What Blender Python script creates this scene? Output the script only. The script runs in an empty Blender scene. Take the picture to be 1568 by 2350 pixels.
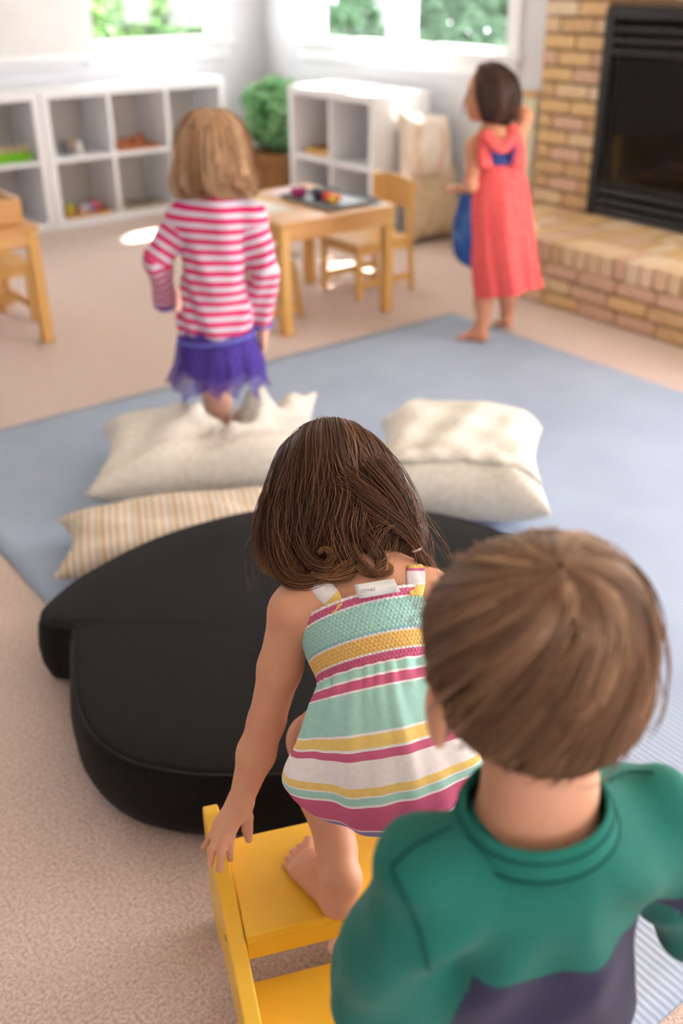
import bpy, math, random
import numpy as np
from mathutils import Vector, Matrix

random.seed(7)
RNG = np.random.default_rng(7)
SC = bpy.context.scene
COL = SC.collection

# ------------------------------------------------------------------ camera
CAM_H = 1.35
F_PX = 35.0 / 36.0 * 2350.0
PITCH, ROLL = math.radians(28.63), math.radians(-0.657)
PHI = math.radians(36.7)              # the room is turned by this against the camera
_c, _s = math.cos(PITCH), math.sin(PITCH)
_cr, _sr = math.cos(ROLL), math.sin(ROLL)
CAM_R = np.array([[_cr, -_sr, 0], [_sr, _cr, 0], [0, 0, 1]]) @ np.array([[1, 0, 0], [0, -_s, -_c], [0, _c, -_s]])
CAM_C = np.array([0.0, 0.0, CAM_H])
cam_data = bpy.data.cameras.new('camera')
cam_data.sensor_fit = 'VERTICAL'
cam_data.sensor_height = 36.0
cam_data.sensor_width = 24.0
cam_data.lens = 35.0
cam_data.clip_start = 0.02
cam_data.dof.use_dof = True
cam_data.dof.focus_distance = 1.24
cam_data.dof.aperture_fstop = 2.6
cam = bpy.data.objects.new('camera', cam_data)
COL.objects.link(cam)
_m = Matrix.Identity(4)
for i in range(3):
    _m[i][0] = CAM_R[0][i]
    _m[i][1] = -CAM_R[1][i]
    _m[i][2] = -CAM_R[2][i]
    _m[i][3] = CAM_C[i]
cam.matrix_world = _m
SC.camera = cam

def ray(px, py):
    return CAM_R.T @ np.array([(px - 784.0) / F_PX, (py - 1175.0) / F_PX, 1.0])
def at_z(px, py, z=0.0):
    d = ray(px, py); return CAM_C + d * ((z - CAM_H) / d[2])
def at_d(px, py, depth):
    return CAM_C + ray(px, py) * depth

# ------------------------------------------------------------------ world, sun, exposure
SUN_DIR = None
world = bpy.data.worlds.new('world'); SC.world = world
world.use_nodes = True
wn = world.node_tree.nodes; wl_ = world.node_tree.links
bg = wn['Background']
bg.inputs['Color'].default_value = (0.98, 0.955, 1.0, 1)
bg.inputs['Strength'].default_value = 8.0
def room_dir(u, w, z):
    c, s = math.cos(PHI), math.sin(PHI)
    return Vector((c * u - s * w, s * u + c * w, z))
sun_data = bpy.data.lights.new('sun', 'SUN')
sun_data.energy = 34.0
sun_data.angle = math.radians(0.6)
sun_data.color = (1.0, 0.95, 0.87)
sun = bpy.data.objects.new('sun', sun_data); COL.objects.link(sun)
SUN_TRAVEL = room_dir(-1.0, -0.14, -1.19).normalized()    # the way the sunlight travels
sun.rotation_euler = SUN_TRAVEL.to_track_quat('-Z', 'Y').to_euler()
sun.location = (3, 3, 6)
SC.view_settings.view_transform = 'Standard'
SC.view_settings.look = 'None'
SC.view_settings.gamma = 1.0
SC.view_settings.use_curve_mapping = False
SC.view_settings.exposure = 0.6

# ------------------------------------------------------------------ helpers
def srgb(r, g, b):
    def f(c):
        c /= 255.0
        return c / 12.92 if c <= 0.04045 else ((c + 0.055) / 1.055) ** 2.4
    return (f(r), f(g), f(b), 1.0)

def mat(name, color, rough=0.6, spec=0.3, color2=None, nscale=8.0, ndetail=4.0, bump=0.0, bscale=60.0,
        sheen=0.0, sss=0.0, stretch=None, metallic=0.0, contrast=(0.3, 0.7), coat=0.0, bdist=0.002):
    m = bpy.data.materials.new(name); m.use_nodes = True
    nt = m.node_tree; p = nt.nodes['Principled BSDF']
    p.inputs['Base Color'].default_value = color
    p.inputs['Roughness'].default_value = rough
    p.inputs['Specular IOR Level'].default_value = spec
    p.inputs['Metallic'].default_value = metallic
    p.inputs['Sheen Weight'].default_value = sheen
    p.inputs['Coat Weight'].default_value = coat
    if sss:
        p.inputs['Subsurface Weight'].default_value = sss
        p.inputs['Subsurface Radius'].default_value = (0.012, 0.005, 0.003)
        p.inputs['Subsurface Scale'].default_value = 0.6
    co = nt.nodes.new('ShaderNodeTexCoord'); vec = co.outputs['Object']
    if stretch:
        mp = nt.nodes.new('ShaderNodeMapping'); mp.inputs['Scale'].default_value = stretch
        nt.links.new(vec, mp.inputs['Vector']); vec = mp.outputs['Vector']
    if color2 is not None:
        n = nt.nodes.new('ShaderNodeTexNoise'); n.inputs['Scale'].default_value = nscale; n.inputs['Detail'].default_value = ndetail
        nt.links.new(vec, n.inputs['Vector'])
        r = nt.nodes.new('ShaderNodeValToRGB')
        r.color_ramp.elements[0].position = contrast[0]; r.color_ramp.elements[0].color = color
        r.color_ramp.elements[1].position = contrast[1]; r.color_ramp.elements[1].color = color2
        nt.links.new(n.outputs['Fac'], r.inputs['Fac']); nt.links.new(r.outputs['Color'], p.inputs['Base Color'])
    if bump:
        n = nt.nodes.new('ShaderNodeTexNoise'); n.inputs['Scale'].default_value = bscale; n.inputs['Detail'].default_value = 3
        nt.links.new(vec, n.inputs['Vector'])
        b = nt.nodes.new('ShaderNodeBump'); b.inputs['Strength'].default_value = bump; b.inputs['Distance'].default_value = bdist
        nt.links.new(n.outputs['Fac'], b.inputs['Height']); nt.links.new(b.outputs['Normal'], p.inputs['Normal'])
    return m

class MB:
    """collects vertices and faces of one mesh"""
    def __init__(self): self.v = []; self.f = []
    def add(self, vs, fs):
        o = len(self.v); self.v += [tuple(map(float, x)) for x in vs]; self.f += [tuple(i + o for i in f) for f in fs]; return self
    def box(self, x0, x1, y0, y1, z0, z1, M=None):
        vs = [(x, y, z) for z in (z0, z1) for y in (y0, y1) for x in (x0, x1)]
        if M is not None: vs = [M @ Vector(v) for v in vs]
        return self.add(vs, [(0, 2, 3, 1), (4, 5, 7, 6), (0, 1, 5, 4), (2, 6, 7, 3), (0, 4, 6, 2), (1, 3, 7, 5)])
    def cbox(self, x0, x1, y0, y1, z0, z1, c, M=None):
        """box with chamfered edges"""
        vs = []; xs = (x0, x1); ys = (y0, y1); zs = (z0, z1)
        idx = {}
        for i in range(2):
            for j in range(2):
                for k in range(2):
                    sx = c if i == 0 else -c; sy = c if j == 0 else -c; sz = c if k == 0 else -c
                    idx[i, j, k, 0] = len(vs); vs.append((xs[i], ys[j] + sy, zs[k] + sz))
                    idx[i, j, k, 1] = len(vs); vs.append((xs[i] + sx, ys[j], zs[k] + sz))
                    idx[i, j, k, 2] = len(vs); vs.append((xs[i] + sx, ys[j] + sy, zs[k]))
        fs = []
        for i in range(2):
            q = [idx[i, 0, 0, 0], idx[i, 1, 0, 0], idx[i, 1, 1, 0], idx[i, 0, 1, 0]]; fs.append(q if i else q[::-1])
            q = [idx[0, i, 0, 1], idx[1, i, 0, 1], idx[1, i, 1, 1], idx[0, i, 1, 1]]; fs.append(q[::-1] if i else q)
            q = [idx[0, 0, i, 2], idx[1, 0, i, 2], idx[1, 1, i, 2], idx[0, 1, i, 2]]; fs.append(q if i else q[::-1])
        for a in range(2):
            for b in range(2):
                fs.append([idx[a, b, 0, 0], idx[a, b, 1, 0], idx[a, b, 1, 1], idx[a, b, 0, 1]])
                fs.append([idx[a, 0, b, 0], idx[a, 1, b, 0], idx[a, 1, b, 2], idx[a, 0, b, 2]])
                fs.append([idx[0, a, b, 1], idx[1, a, b, 1], idx[1, a, b, 2], idx[0, a, b, 2]])
                for k in range(2): fs.append([idx[a, b, k, 0], idx[a, b, k, 1], idx[a, b, k, 2]])
        if M is not None: vs = [M @ Vector(v) for v in vs]
        return self.add(vs, fs)
    def tube(self, pts, radii, n=10, closed=False, caps=True):
        pts = [Vector(p) for p in pts]; N = len(pts)
        if not hasattr(radii, '__len__'): radii = [radii] * N
        t0 = (pts[1] - pts[0]).normalized()
        ref = Vector((0, 0, 1)) if abs(t0.z) < 0.9 else Vector((1, 0, 0))
        nrm = t0.cross(ref).normalized(); vs = []; fs = []
        for i in range(N):
            a = pts[i - 1] if (i or closed) else pts[0]; b = pts[(i + 1) % N] if (i < N - 1 or closed) else pts[-1]
            t = (b - a).normalized(); nrm = (nrm - t * nrm.dot(t)).normalized(); bn = t.cross(nrm)
            for k in range(n):
                an = 2 * math.pi * k / n
                vs.append(pts[i] + (nrm * math.cos(an) + bn * math.sin(an)) * radii[i])
        for i in range(N if closed else N - 1):
            j = (i + 1) % N
            for k in range(n):
                k2 = (k + 1) % n; fs.append((i * n + k, i * n + k2, j * n + k2, j * n + k))
        if caps and not closed:
            fs.append(tuple(range(n))[::-1]); fs.append(tuple((N - 1) * n + k for k in range(n)))
        return self.add(vs, fs)
    def lathe(self, prof, n=20, c=(0, 0, 0)):
        """profile of (radius, z)"""
        vs = []; fs = []
        for r, z in prof:
            for k in range(n):
                a = 2 * math.pi * k / n; vs.append((c[0] + r * math.cos(a), c[1] + r * math.sin(a), c[2] + z))
        for i in range(len(prof) - 1):
            for k in range(n):
                k2 = (k + 1) % n; fs.append((i * n + k, i * n + k2, (i + 1) * n + k2, (i + 1) * n + k))
        fs.append(tuple(range(n))[::-1]); fs.append(tuple((len(prof) - 1) * n + k for k in range(n)))
        return self.add(vs, fs)
    def prism(self, poly, z0, z1):
        n = len(poly); vs = [(x, y, z0) for x, y in poly] + [(x, y, z1) for x, y in poly]
        fs = [tuple(range(n))[::-1], tuple(range(n, 2 * n))] + [(i, (i + 1) % n, n + (i + 1) % n, n + i) for i in range(n)]
        return self.add(vs, fs)
    def mesh(self, name):
        me = bpy.data.meshes.new(name); me.from_pydata(self.v, [], self.f); me.validate(); me.update(); return me
    def build(self, name, m, parent=None, smooth=False, bevel=0.0):
        return put(name, self.mesh(name), m, parent, smooth, bevel)

def put(name, me, m, parent=None, smooth=False, bevel=0.0):
    o = bpy.data.objects.new(name, me); COL.objects.link(o)
    if m is not None and not me.materials: me.materials.append(m)
    if smooth: me.polygons.foreach_set('use_smooth', [True] * len(me.polygons))
    if bevel:
        b = o.modifiers.new('bevel', 'BEVEL'); b.width = bevel; b.segments = 2; b.limit_method = 'ANGLE'
    if parent is not None: o.parent = parent
    return o
def tag(o, label, cat, group=None):
    o['label'] = label; o['category'] = cat
    if group: o['group'] = group
    return o
def thing(name, label, cat, loc=(0, 0, 0), rz=0.0, group=None):
    o = bpy.data.objects.new(name, None); COL.objects.link(o); o.location = loc; o.rotation_euler = (0, 0, rz)
    return tag(o, label, cat, group)
def struct(o, label=None):
    o['kind'] = 'structure'
    if label: o['label'] = label
    return o
def inroom(o, u=0.0, w=0.0, z=0.0, rz=0.0):
    """place an object whose mesh is written in room axes (u along the shelf wall, w towards it)"""
    o.location = room_dir(u, w, z); o.rotation_euler = (0, 0, PHI + rz); return o
def dup(root, label=None):
    r = root.copy(); COL.objects.link(r)
    if label: r['label'] = label
    for ch in list(root.children):
        c = ch.copy(); COL.objects.link(c); c.parent = r
        for g in ch.children:
            d = g.copy(); COL.objects.link(d); d.parent = c
    return r
# ================================================================== the room
M_CARPET = mat('carpet_pile', srgb(230, 207, 197), 0.95, 0.1, srgb(186, 158, 146), 170, 3, 0.9, 260, sheen=0.3, contrast=(0.38, 0.72), bdist=0.004)
M_WALL = mat('painted_wall', srgb(230, 231, 235), 0.8, 0.2, srgb(224, 225, 229), 3)
M_WHITE = mat('white_gloss_paint', srgb(244, 244, 245), 0.45, 0.4, srgb(238, 239, 241), 4)
M_CEIL = mat('ceiling_paint', srgb(240, 238, 234), 0.9, 0.1, srgb(236, 234, 230), 3)
U_R, W_L = 4.02, 6.22          # right (window and fireplace) wall, left (shelf) wall

fl = MB(); fl.box(-3.5, U_R + 0.15, -3.0, W_L + 0.15, -0.1, 0.0)
struct(inroom(fl.build('floor', M_CARPET)), 'beige pink cut pile carpet')
CEIL_Z = 2.45
cl = MB(); cl.box(-3.5, U_R + 0.15, -3.0, W_L + 0.15, CEIL_Z, CEIL_Z + 0.1)
struct(inroom(cl.build('ceiling', M_CEIL)))

# windows: glass openings
GZ0, GZ1 = 0.968, 2.05
def wall_with_holes(name, along, lo, hi, holes, at, out):
    """wall slab along one room axis with rectangular holes (a0, a1, z0, z1)"""
    mb = MB(); xs = sorted({lo, hi} | {h[0] for h in holes} | {h[1] for h in holes})
    for a0, a1 in zip(xs, xs[1:]):
        hs = sorted([h for h in holes if h[0] <= a0 + 1e-6 and h[1] >= a1 - 1e-6], key=lambda h: h[2])
        z = 0.0
        for h in hs + [None]:
            z1 = h[2] if h else CEIL_Z
            if z1 > z:
                if along == 'u': mb.box(a0, a1, at, at + out, z, z1)
                else: mb.box(at, at + out, a0, a1, z, z1)
            z = h[3] if h else z1
    return struct(inroom(mb.build(name, M_WALL)))
wall_with_holes('wall_left', 'u', -3.5, U_R + 0.15, [(0.3, 1.0, GZ0, GZ1), (1.62, 2.66, GZ0, GZ1), (2.80, 3.67, GZ0, GZ1)], W_L, 0.15)
wall_with_holes('wall_right', 'w', -3.0, W_L + 0.15, [(3.93, 5.69, GZ0, GZ1), (-0.9, 1.2, 0.06, 2.1)], U_R, 0.15)  # second opening: unseen door added for daylight from the right

M_GLASS = bpy.data.materials.new('window_glass'); M_GLASS.use_nodes = True
_nt = M_GLASS.node_tree; _nt.nodes.remove(_nt.nodes['Principled BSDF'])
_tr = _nt.nodes.new('ShaderNodeBsdfTransparent'); _gl = _nt.nodes.new('ShaderNodeBsdfGlossy'); _gl.inputs['Roughness'].default_value = 0.02
_mx = _nt.nodes.new('ShaderNodeMixShader'); _mx.inputs[0].default_value = 0.05; _nt.links.new(_tr.outputs[0], _mx.inputs[1]); _nt.links.new(_gl.outputs[0], _mx.inputs[2])
_nt.links.new(_mx.outputs[0], _nt.nodes['Material Output'].inputs['Surface'])

def window(name, along, a0, a1, at, sgn, mulls, label):
    """casing, sash, sill and panes around one opening; sgn = towards the room"""
    root = bpy.data.objects.new(name, None); COL.objects.link(root); root['kind'] = 'structure'; root['label'] = label
    inroom(root)
    def bx(nm, p0, p1, d0, d1, z0, z1, m=M_WHITE, par=root):
        mb = MB()
        d0, d1 = sorted((at + sgn * d0, at + sgn * d1))
        if along == 'u': mb.cbox(p0, p1, d0, d1, z0, z1, 0.003)
        else: mb.cbox(d0, d1, p0, p1, z0, z1, 0.003)
        return mb.build(nm, m, par)
    c = 0.085
    bx('casing', a0 - c, a0 - 0.002, 0.0, 0.022, GZ0 - 0.09, GZ1 + c)
    bx('casing', a1 + 0.002, a1 + c, 0.0, 0.022, GZ0 - 0.09, GZ1 + c)
    bx('casing', a0, a1, 0.0, 0.022, GZ1, GZ1 + c)
    bx('window_sill', a0 - c - 0.02, a1 + c + 0.02, 0.0, 0.055, GZ0 - 0.035, GZ0 - 0.008)
    bx('apron', a0 - c, a1 + c, 0.0, 0.018, GZ0 - 0.125, GZ0 - 0.036)
    edges = [a0] + [x for m in mulls for x in m] + [a1]
    for m0, m1 in mulls: bx('mullion', m0, m1, -0.06, 0.008, GZ0, GZ1)
    for e0, e1 in zip(edges[0::2], edges[1::2]):
        s = 0.014
        bx('sash_rail', e0, e1, -0.050, -0.015, GZ0, GZ0 + s); bx('sash_rail', e0, e1, -0.050, -0.015, GZ1 - s, GZ1)
        bx('sash_stile', e0, e0 + s, -0.050, -0.015, GZ0 + s, GZ1 - s); bx('sash_stile', e1 - s, e1, -0.050, -0.015, GZ0 + s, GZ1 - s)
        bx('pane', e0 + s, e1 - s, -0.036, -0.030, GZ0 + s, GZ1 - s, M_GLASS)
    return root
bw = MB(); bw.box(-3.65, -3.5, -3.0, W_L + 0.15, 0.0, CEIL_Z)
struct(inroom(bw.build('wall_rear', M_WALL)))
wall_with_holes('wall_front', 'u', -3.5, U_R + 0.15, [(-0.6, 0.8, 0.9, 2.0)], -3.15, 0.15)  # unseen opening added for daylight from behind
window('window_1', 'u', 2.80, 3.67, W_L, -1, [], 'white framed window above the low cube shelves')
window('window_2', 'w', 3.93, 5.69, U_R, -1, [(4.71, 4.905)], 'white framed double window with a sunlit sill')
window('window_3', 'u', 1.62, 2.66, W_L, -1, [], 'white framed window behind the drawn white shade')
# the drawn roller shade left of window_1
M_SHADE = mat('shade_cloth', srgb(226, 224, 221), 0.85, 0.1, srgb(220, 218, 215), 6)
sh = thing('roller_shade', 'plain white roller shade drawn down over the window beside the garden view', 'window shade')
inroom(sh)
MB().cbox(1.52, 2.775, W_L - 0.075, W_L - 0.068, 0.915, 2.2, 0.002).build('shade_cloth', M_SHADE, sh)
MB().cbox(1.51, 2.785, W_L - 0.082, W_L - 0.062, 0.885, 0.92, 0.006).build('bottom_bar', M_WHITE, sh)
MB().cbox(1.50, 2.79, W_L - 0.10, W_L - 0.024, 2.18, 2.26, 0.01).build('head_box', M_WHITE, sh)

# baseboards
bb = MB(); bb.cbox(-3.5, U_R, W_L - 0.014, W_L, 0.0, 0.09, 0.004)
struct(inroom(bb.build('baseboard_left', M_WHITE)))
bb = MB(); bb.cbox(U_R - 0.014, U_R, 3.66, W_L - 0.014, 0.0, 0.09, 0.004)
struct(inroom(bb.build('baseboard_right', M_WHITE)))

# ------------------------------------------------------------------ fireplace
M_MORTAR = mat('mortar', srgb(158, 128, 102), 0.95, 0.1, srgb(136, 108, 86), 40, 3, 0.5, 120)
BR = [mat('buff_brick_%s' % n, srgb(*c), 0.85, 0.2, srgb(*d), 30, 4, 0.5, 90) for n, c, d in (
    ('pale', (232, 206, 172), (216, 184, 146)), ('straw', (230, 196, 148), (214, 176, 126)), ('rose', (224, 188, 164), (206, 168, 142)),
    ('sand', (218, 184, 142), (200, 164, 120)), ('cream', (236, 216, 188), (222, 196, 164)))]
UF = 3.965
fb = thing('brick_fireplace', 'buff brick fireplace surround with a raised brick hearth', 'fireplace')
inroom(fb)
INS_W1, INS_W0, INS_Z0, INS_Z1 = 3.265, 2.15, 0.285, 1.195
HW0, HW1, HU = 1.55, 3.60, 3.38
mm = MB(); mm.box(UF + 0.012, U_R - 0.001, INS_W1, 3.645, 0.0, 2.44); mm.box(UF + 0.012, U_R - 0.001, INS_W0 - 0.7, INS_W1, INS_Z1, 2.44)
mm.box(UF + 0.012, U_R - 0.001, INS_W0 - 0.7, INS_W0, 0, INS_Z1)
mm.build('mortar', M_MORTAR, fb)
hm = MB(); hm.prism([(HU + 0.010, HW0 + .01), (UF + .01, HW0 + .01), (UF + .01, HW1 - .01), (UF - .05, HW1 - .01), (HU + .010, 3.31)], 0.0, 0.278)
hm.build('hearth_core', M_MORTAR, fb)
brick_cache = {}
def brick(L, D, H, mi):
    key = (round(L, 3), round(D, 3), round(H, 3), mi, random.randint(0, 2))
    if key not in brick_cache:
        mb = MB(); mb.cbox(-D / 2, D / 2, -L / 2, L / 2, -H / 2, H / 2, 0.004)
        mb.v = [(x + random.uniform(-.0015, .0015), y + random.uniform(-.0015, .0015), z + random.uniform(-.0015, .0015)) for x, y, z in mb.v]
        me = mb.mesh('brick'); me.materials.append(BR[mi]); brick_cache[key] = me
    return brick_cache[key]
def lay(u, w, z, L, D, H, wts=(3, 4, 2, 3, 2)):
    o = bpy.data.objects.new('brick', brick(L, D, H, random.choices(range(5), wts)[0])); COL.objects.link(o)
    o.parent = fb; o.location = (u, w, z); return o
CH, BL = 0.0712, 0.207
# face of the chimney breast, left of and above the insert
k = 0; z = 0.288
while z < 1.75:
    off = (k % 2) * BL / 2
    w = 3.648
    first = True
    lim = INS_W1 if z < INS_Z1 - 0.02 else INS_W0 - 0.6
    while w > lim + 0.03:
        L = (BL / 2 if (first and k % 2) else BL); L = min(L, w - lim)
        lay(UF + 0.02 + random.uniform(-.002, .002), w - L / 2, z + CH / 2, L - 0.013, 0.05, CH - 0.013)
        w -= L; first = False
    z += CH; k += 1
z = 0.288; k = 0
while z < INS_Z1 - 0.02:      # right of the insert
    w = INS_W0; first = True
    while w > INS_W0 - 0.6:
        L = BL / 2 if (first and k % 2) else BL
        lay(UF + 0.02 + random.uniform(-.002, .002), w - L / 2, z + CH / 2, L - 0.013, 0.05, CH - 0.013); w -= L; first = False
    z += CH; k += 1
# hearth: three stretcher courses and a rowlock course on top
SH = 0.0655
for r in range(3):
    w = 3.325; first = True
    while w > HW0:
        L = BL * (0.31 if (first and r == 1) else 0.57 if (first and r == 0) else 0.5 if (first and r == 2) else 1)
        lay(HU + 0.03, w - L / 2, SH * r + SH / 2, L - 0.012, 0.06, SH - 0.012, (2, 2, 5, 4, 1)); w -= L; first = False
    for q in range(3):                  # the slanted end
        o = lay(HU + 0.10 + 0.19 * q, 3.36 + .098 * q, SH * r + SH / 2, 0.05, 0.19, SH - 0.012); o.rotation_euler = (0, 0, math.atan2(.28, .54))
w = HW1; RP = 0.0693
while w > HW0:
    for q in range(3):
        if w > 3.345 + .13 * q: continue
        lay(HU - 0.006 + 0.0985 + 0.198 * q, w - RP / 2, 0.195 + 0.047 + random.uniform(-.002, .002), RP - 0.012, 0.188, 0.088, (4, 2, 2, 3, 3))
    w -= RP
# black gas insert
M_BLACK = mat('black_enamel', srgb(22, 21, 22), 0.45, 0.4, srgb(30, 29, 30), 12)
M_DARKIN = mat('firebox_lining', srgb(26, 23, 22), 0.8, 0.2, srgb(36, 31, 28), 9)
ins = thing('fireplace_insert', 'black metal gas fireplace insert with louvres and a glass front', 'fireplace insert')
inroom(ins)
for a_, b_ in ((INS_W1 - 0.05, INS_W1 - 0.002), (INS_W0 + 0.002, INS_W0 + 0.05)):
    MB().cbox(UF - 0.028, UF + 0.02, a_, b_, INS_Z0 + 0.012, INS_Z1 - 0.004, 0.006).build('frame_post', M_BLACK, ins)
MB().cbox(UF - 0.03, UF + 0.02, INS_W0 + 0.05, INS_W1 - 0.05, INS_Z1 - 0.055, INS_Z1 - 0.004, 0.006).build('top_trim', M_BLACK, ins)
for zz in (INS_Z1 - 0.10, INS_Z1 - 0.145, INS_Z1 - 0.19, INS_Z0 + 0.115, INS_Z0 + 0.07, INS_Z0 + 0.028):
    mb = MB(); Mx = Matrix.Translation((UF - 0.006, 0, zz)) @ Matrix.Rotation(math.radians(28), 4, 'Y')
    mb.cbox(-0.02, 0.02, INS_W0 + 0.051, INS_W1 - 0.051, -0.014, 0.014, 0.003, Mx); mb.build('louvre', M_BLACK, ins)
bx = MB(); bx.box(UF + 0.03, UF + 0.045, INS_W0 + 0.05, INS_W1 - 0.05, INS_Z0 + 0.01, INS_Z1 - 0.01)
bx.build('firebox_back', M_DARKIN, ins)
MB().cbox(UF - 0.012, UF + 0.026, INS_W0 + 0.05, INS_W1 - 0.05, INS_Z0 + 0.14, INS_Z0 + 0.165, 0.004).build('bottom_rail', M_BLACK, ins)
M_FGLASS = mat('smoked_glass', srgb(14, 13, 14), 0.08, 0.5)
M_FGLASS.node_tree.nodes['Principled BSDF'].inputs['Alpha'].default_value = 0.3
M_LOG = mat('ceramic_log', srgb(96, 74, 56), 0.9, 0.1, srgb(58, 44, 36), 14, 4, 0.6, 40)
for i, (w0, w1, z0, z1, r) in enumerate(((3.0, 2.45, 0.50, 0.54, 0.022), (2.92, 2.6, 0.53, 0.60, 0.02), (2.85, 2.35, 0.56, 0.62, 0.018))):
    mb = MB(); mb.tube([(UF + 0.012, w0 + (w1 - w0) * t, z0 + (z1 - z0) * t + 0.006 * math.sin(9 * t + i)) for t in np.linspace(0, 1, 8)], [r * (0.8 + 0.3 * random.random()) * .6 for _ in range(8)], 9)
    mb.build('ceramic_log', M_LOG, ins, True)
MB().box(UF - 0.008, UF - 0.005, INS_W0 + 0.05, INS_W1 - 0.05, INS_Z0 + 0.165, INS_Z1 - 0.205).build('glass_front', M_FGLASS, ins)
# ================================================================== garden outside the windows
M_LAWN = mat('lawn', srgb(168, 172, 132), 0.95, 0.1, srgb(138, 150, 104), 6, 4)
g = MB(); g.box(-3.5, 12, W_L + 0.16, 16, -0.35, -0.3); g.box(U_R + 0.16, 12, -3, W_L + 0.16, -0.35, -0.3)
struct(inroom(g.build('ground', M_LAWN)), 'sunny lawn outside the windows')
def leafmat(name, c, d):
    m = mat(name, srgb(*c), 0.55, 0.3, srgb(*d), 5, 2)
    nt = m.node_tree; p = nt.nodes['Principled BSDF']; out = nt.nodes['Material Output']
    t = nt.nodes.new('ShaderNodeBsdfTranslucent'); a = nt.nodes.new('ShaderNodeMixShader'); a.inputs[0].default_value = 0.45
    src = p.inputs['Base Color'].links[0].from_socket
    nt.links.new(src, t.inputs['Color']); nt.links.new(p.outputs[0], a.inputs[1]); nt.links.new(t.outputs[0], a.inputs[2])
    nt.links.new(a.outputs[0], out.inputs['Surface']); return m
M_LEAF_LIME = leafmat('lime_leaf', (160, 184, 76), (104, 146, 52))
M_LEAF_MID = leafmat('mid_leaf', (104, 140, 72), (56, 96, 56))
M_LEAF_BLUE = leafmat('blue_green_leaf', (128, 160, 134), (70, 104, 84))
M_BARK = mat('bark', srgb(128, 116, 108), 0.95, 0.1, srgb(92, 82, 76), 12, 4, 0.6, 30)
SUN_R = np.array([-1.0, -0.14, -1.19]); SUN_R /= np.linalg.norm(SUN_R)
SUN_SPOTS = [((2.62, 5.37, 0), 0.085), ((2.70, 5.40, 0), 0.07), ((2.50, 5.30, 0), 0.03), ((3.66, 4.56, .76), 0.15), ((3.66, 4.98, .76), .12), ((3.80, 4.50, .76), 0.13),
             ((3.99, 4.2, .95), 0.12), ((3.98, 4.5, .95), 0.12), ((2.98, 3.78, .26), 0.06), ((3.85, 5.05, .76), .1)]
def leaf_cloud(blobs, n, size, gaps=False):
    pts = []; nr = []
    tot = sum(b[1] ** 2 for b in blobs)
    for (c, r, sq) in blobs:
        k = int(n * r * r / tot)
        d = RNG.normal(size=(k, 3)); d /= np.linalg.norm(d, axis=1)[:, None]
        rr = r * (0.55 + 0.5 * RNG.random(k) ** 0.5)
        pts.append(np.array(c) + d * rr[:, None] * np.array([1, 1, sq])); nr.append(d + RNG.normal(size=(k, 3)) * 0.6)
    P = np.concatenate(pts); N = np.concatenate(nr); N /= np.linalg.norm(N, axis=1)[:, None]
    if gaps:
        keep = np.ones(len(P), bool)
        for s, rad in SUN_SPOTS:
            v = P - np.array(s); t = v @ SUN_R; dist = np.linalg.norm(v - t[:, None] * SUN_R, axis=1); keep &= dist > rad + size * 0.7
        P = P[keep]; N = N[keep]
    k = len(P); T = np.cross(N, RNG.normal(size=(k, 3))); T /= np.linalg.norm(T, axis=1)[:, None] + 1e-9; B_ = np.cross(N, T)
    s = size * (0.6 + 0.8 * RNG.random(k))[:, None]
    V = np.stack([P - T * s, P + B_ * s * 0.45 + N * s * 0.1, P + T * s, P - B_ * s * 0.45 + N * s * 0.1], 1).reshape(-1, 3)
    Fq = np.arange(4 * k).reshape(-1, 4)
    me = bpy.data.meshes.new('foliage'); me.from_pydata(V.tolist(), [], Fq.tolist()); return me
def plant_out(name, label, cat, blobs, n, size, m, trunk=None, gaps=False, group=None):
    t = thing(name, label, cat, group=group); inroom(t)
    f = put('foliage', leaf_cloud(blobs, n, size, gaps), m, t); f['kind'] = 'stuff'
    for pts, rad in trunk or []:
        mb = MB(); mb.tube(pts, rad, 8); mb.build('trunk', M_BARK, t, True)
    return t
plant_out('hedge_bush', 'clipped dark green bush low outside the window over the cube shelves', 'bush',
          [((u, 8.4 + .1 * (i % 2), 0.75), 0.72, 0.8) for i, u in enumerate(np.arange(2.2, 5.2, 0.55))], 14000, 0.06, M_LEAF_MID,
          [([(u, 8.4, -0.3), (u, 8.4, 0.6)], [0.04, 0.03]) for u in (2.6, 3.7, 4.8)])
plant_out('garden_tree', 'sunlit lime green tree seen through the window over the cube shelves', 'tree',
          [((3.9, 11.0, 2.3), 1.5, .8), ((5.4, 11.4, 2.6), 1.5, .8), ((6.8, 11.2, 2.2), 1.4, .9), ((2.6, 11.2, 2.2), 1.2, .8)], 12000, 0.09, M_LEAF_LIME,
          [([(4.6, 11.2, -0.3), (4.6, 11.2, 1.2), (4.7, 11.2, 2.3)], [0.14, 0.1, 0.07])])
plant_out('shade_tree', 'blue green leafy tree, unseen crown shaped to shade the double window in patches', 'tree',  # unseen crown put in the sun's path, gaps cut for the sun patches
          [((6.6, 4.9, 4.3), 1.15, .8), ((6.9, 5.9, 4.0), 1.1, .8), ((6.5, 6.7, 4.2), 1.1, .8), ((7.0, 4.1, 4.4), 1.1, .8), ((7.2, 5.2, 3.4), .9, .8)], 17000, 0.085, M_LEAF_BLUE,
          [([(7.4, 6.5, -0.3), (7.35, 6.45, 1.5), (7.2, 6.2, 3.0), (6.9, 5.8, 4.2)], [0.16, 0.13, 0.1, 0.05]), ([(7.2, 6.2, 2.8), (6.8, 5.2, 3.8), (6.6, 4.7, 4.4)], [0.08, 0.06, 0.03])], gaps=True)
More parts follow.
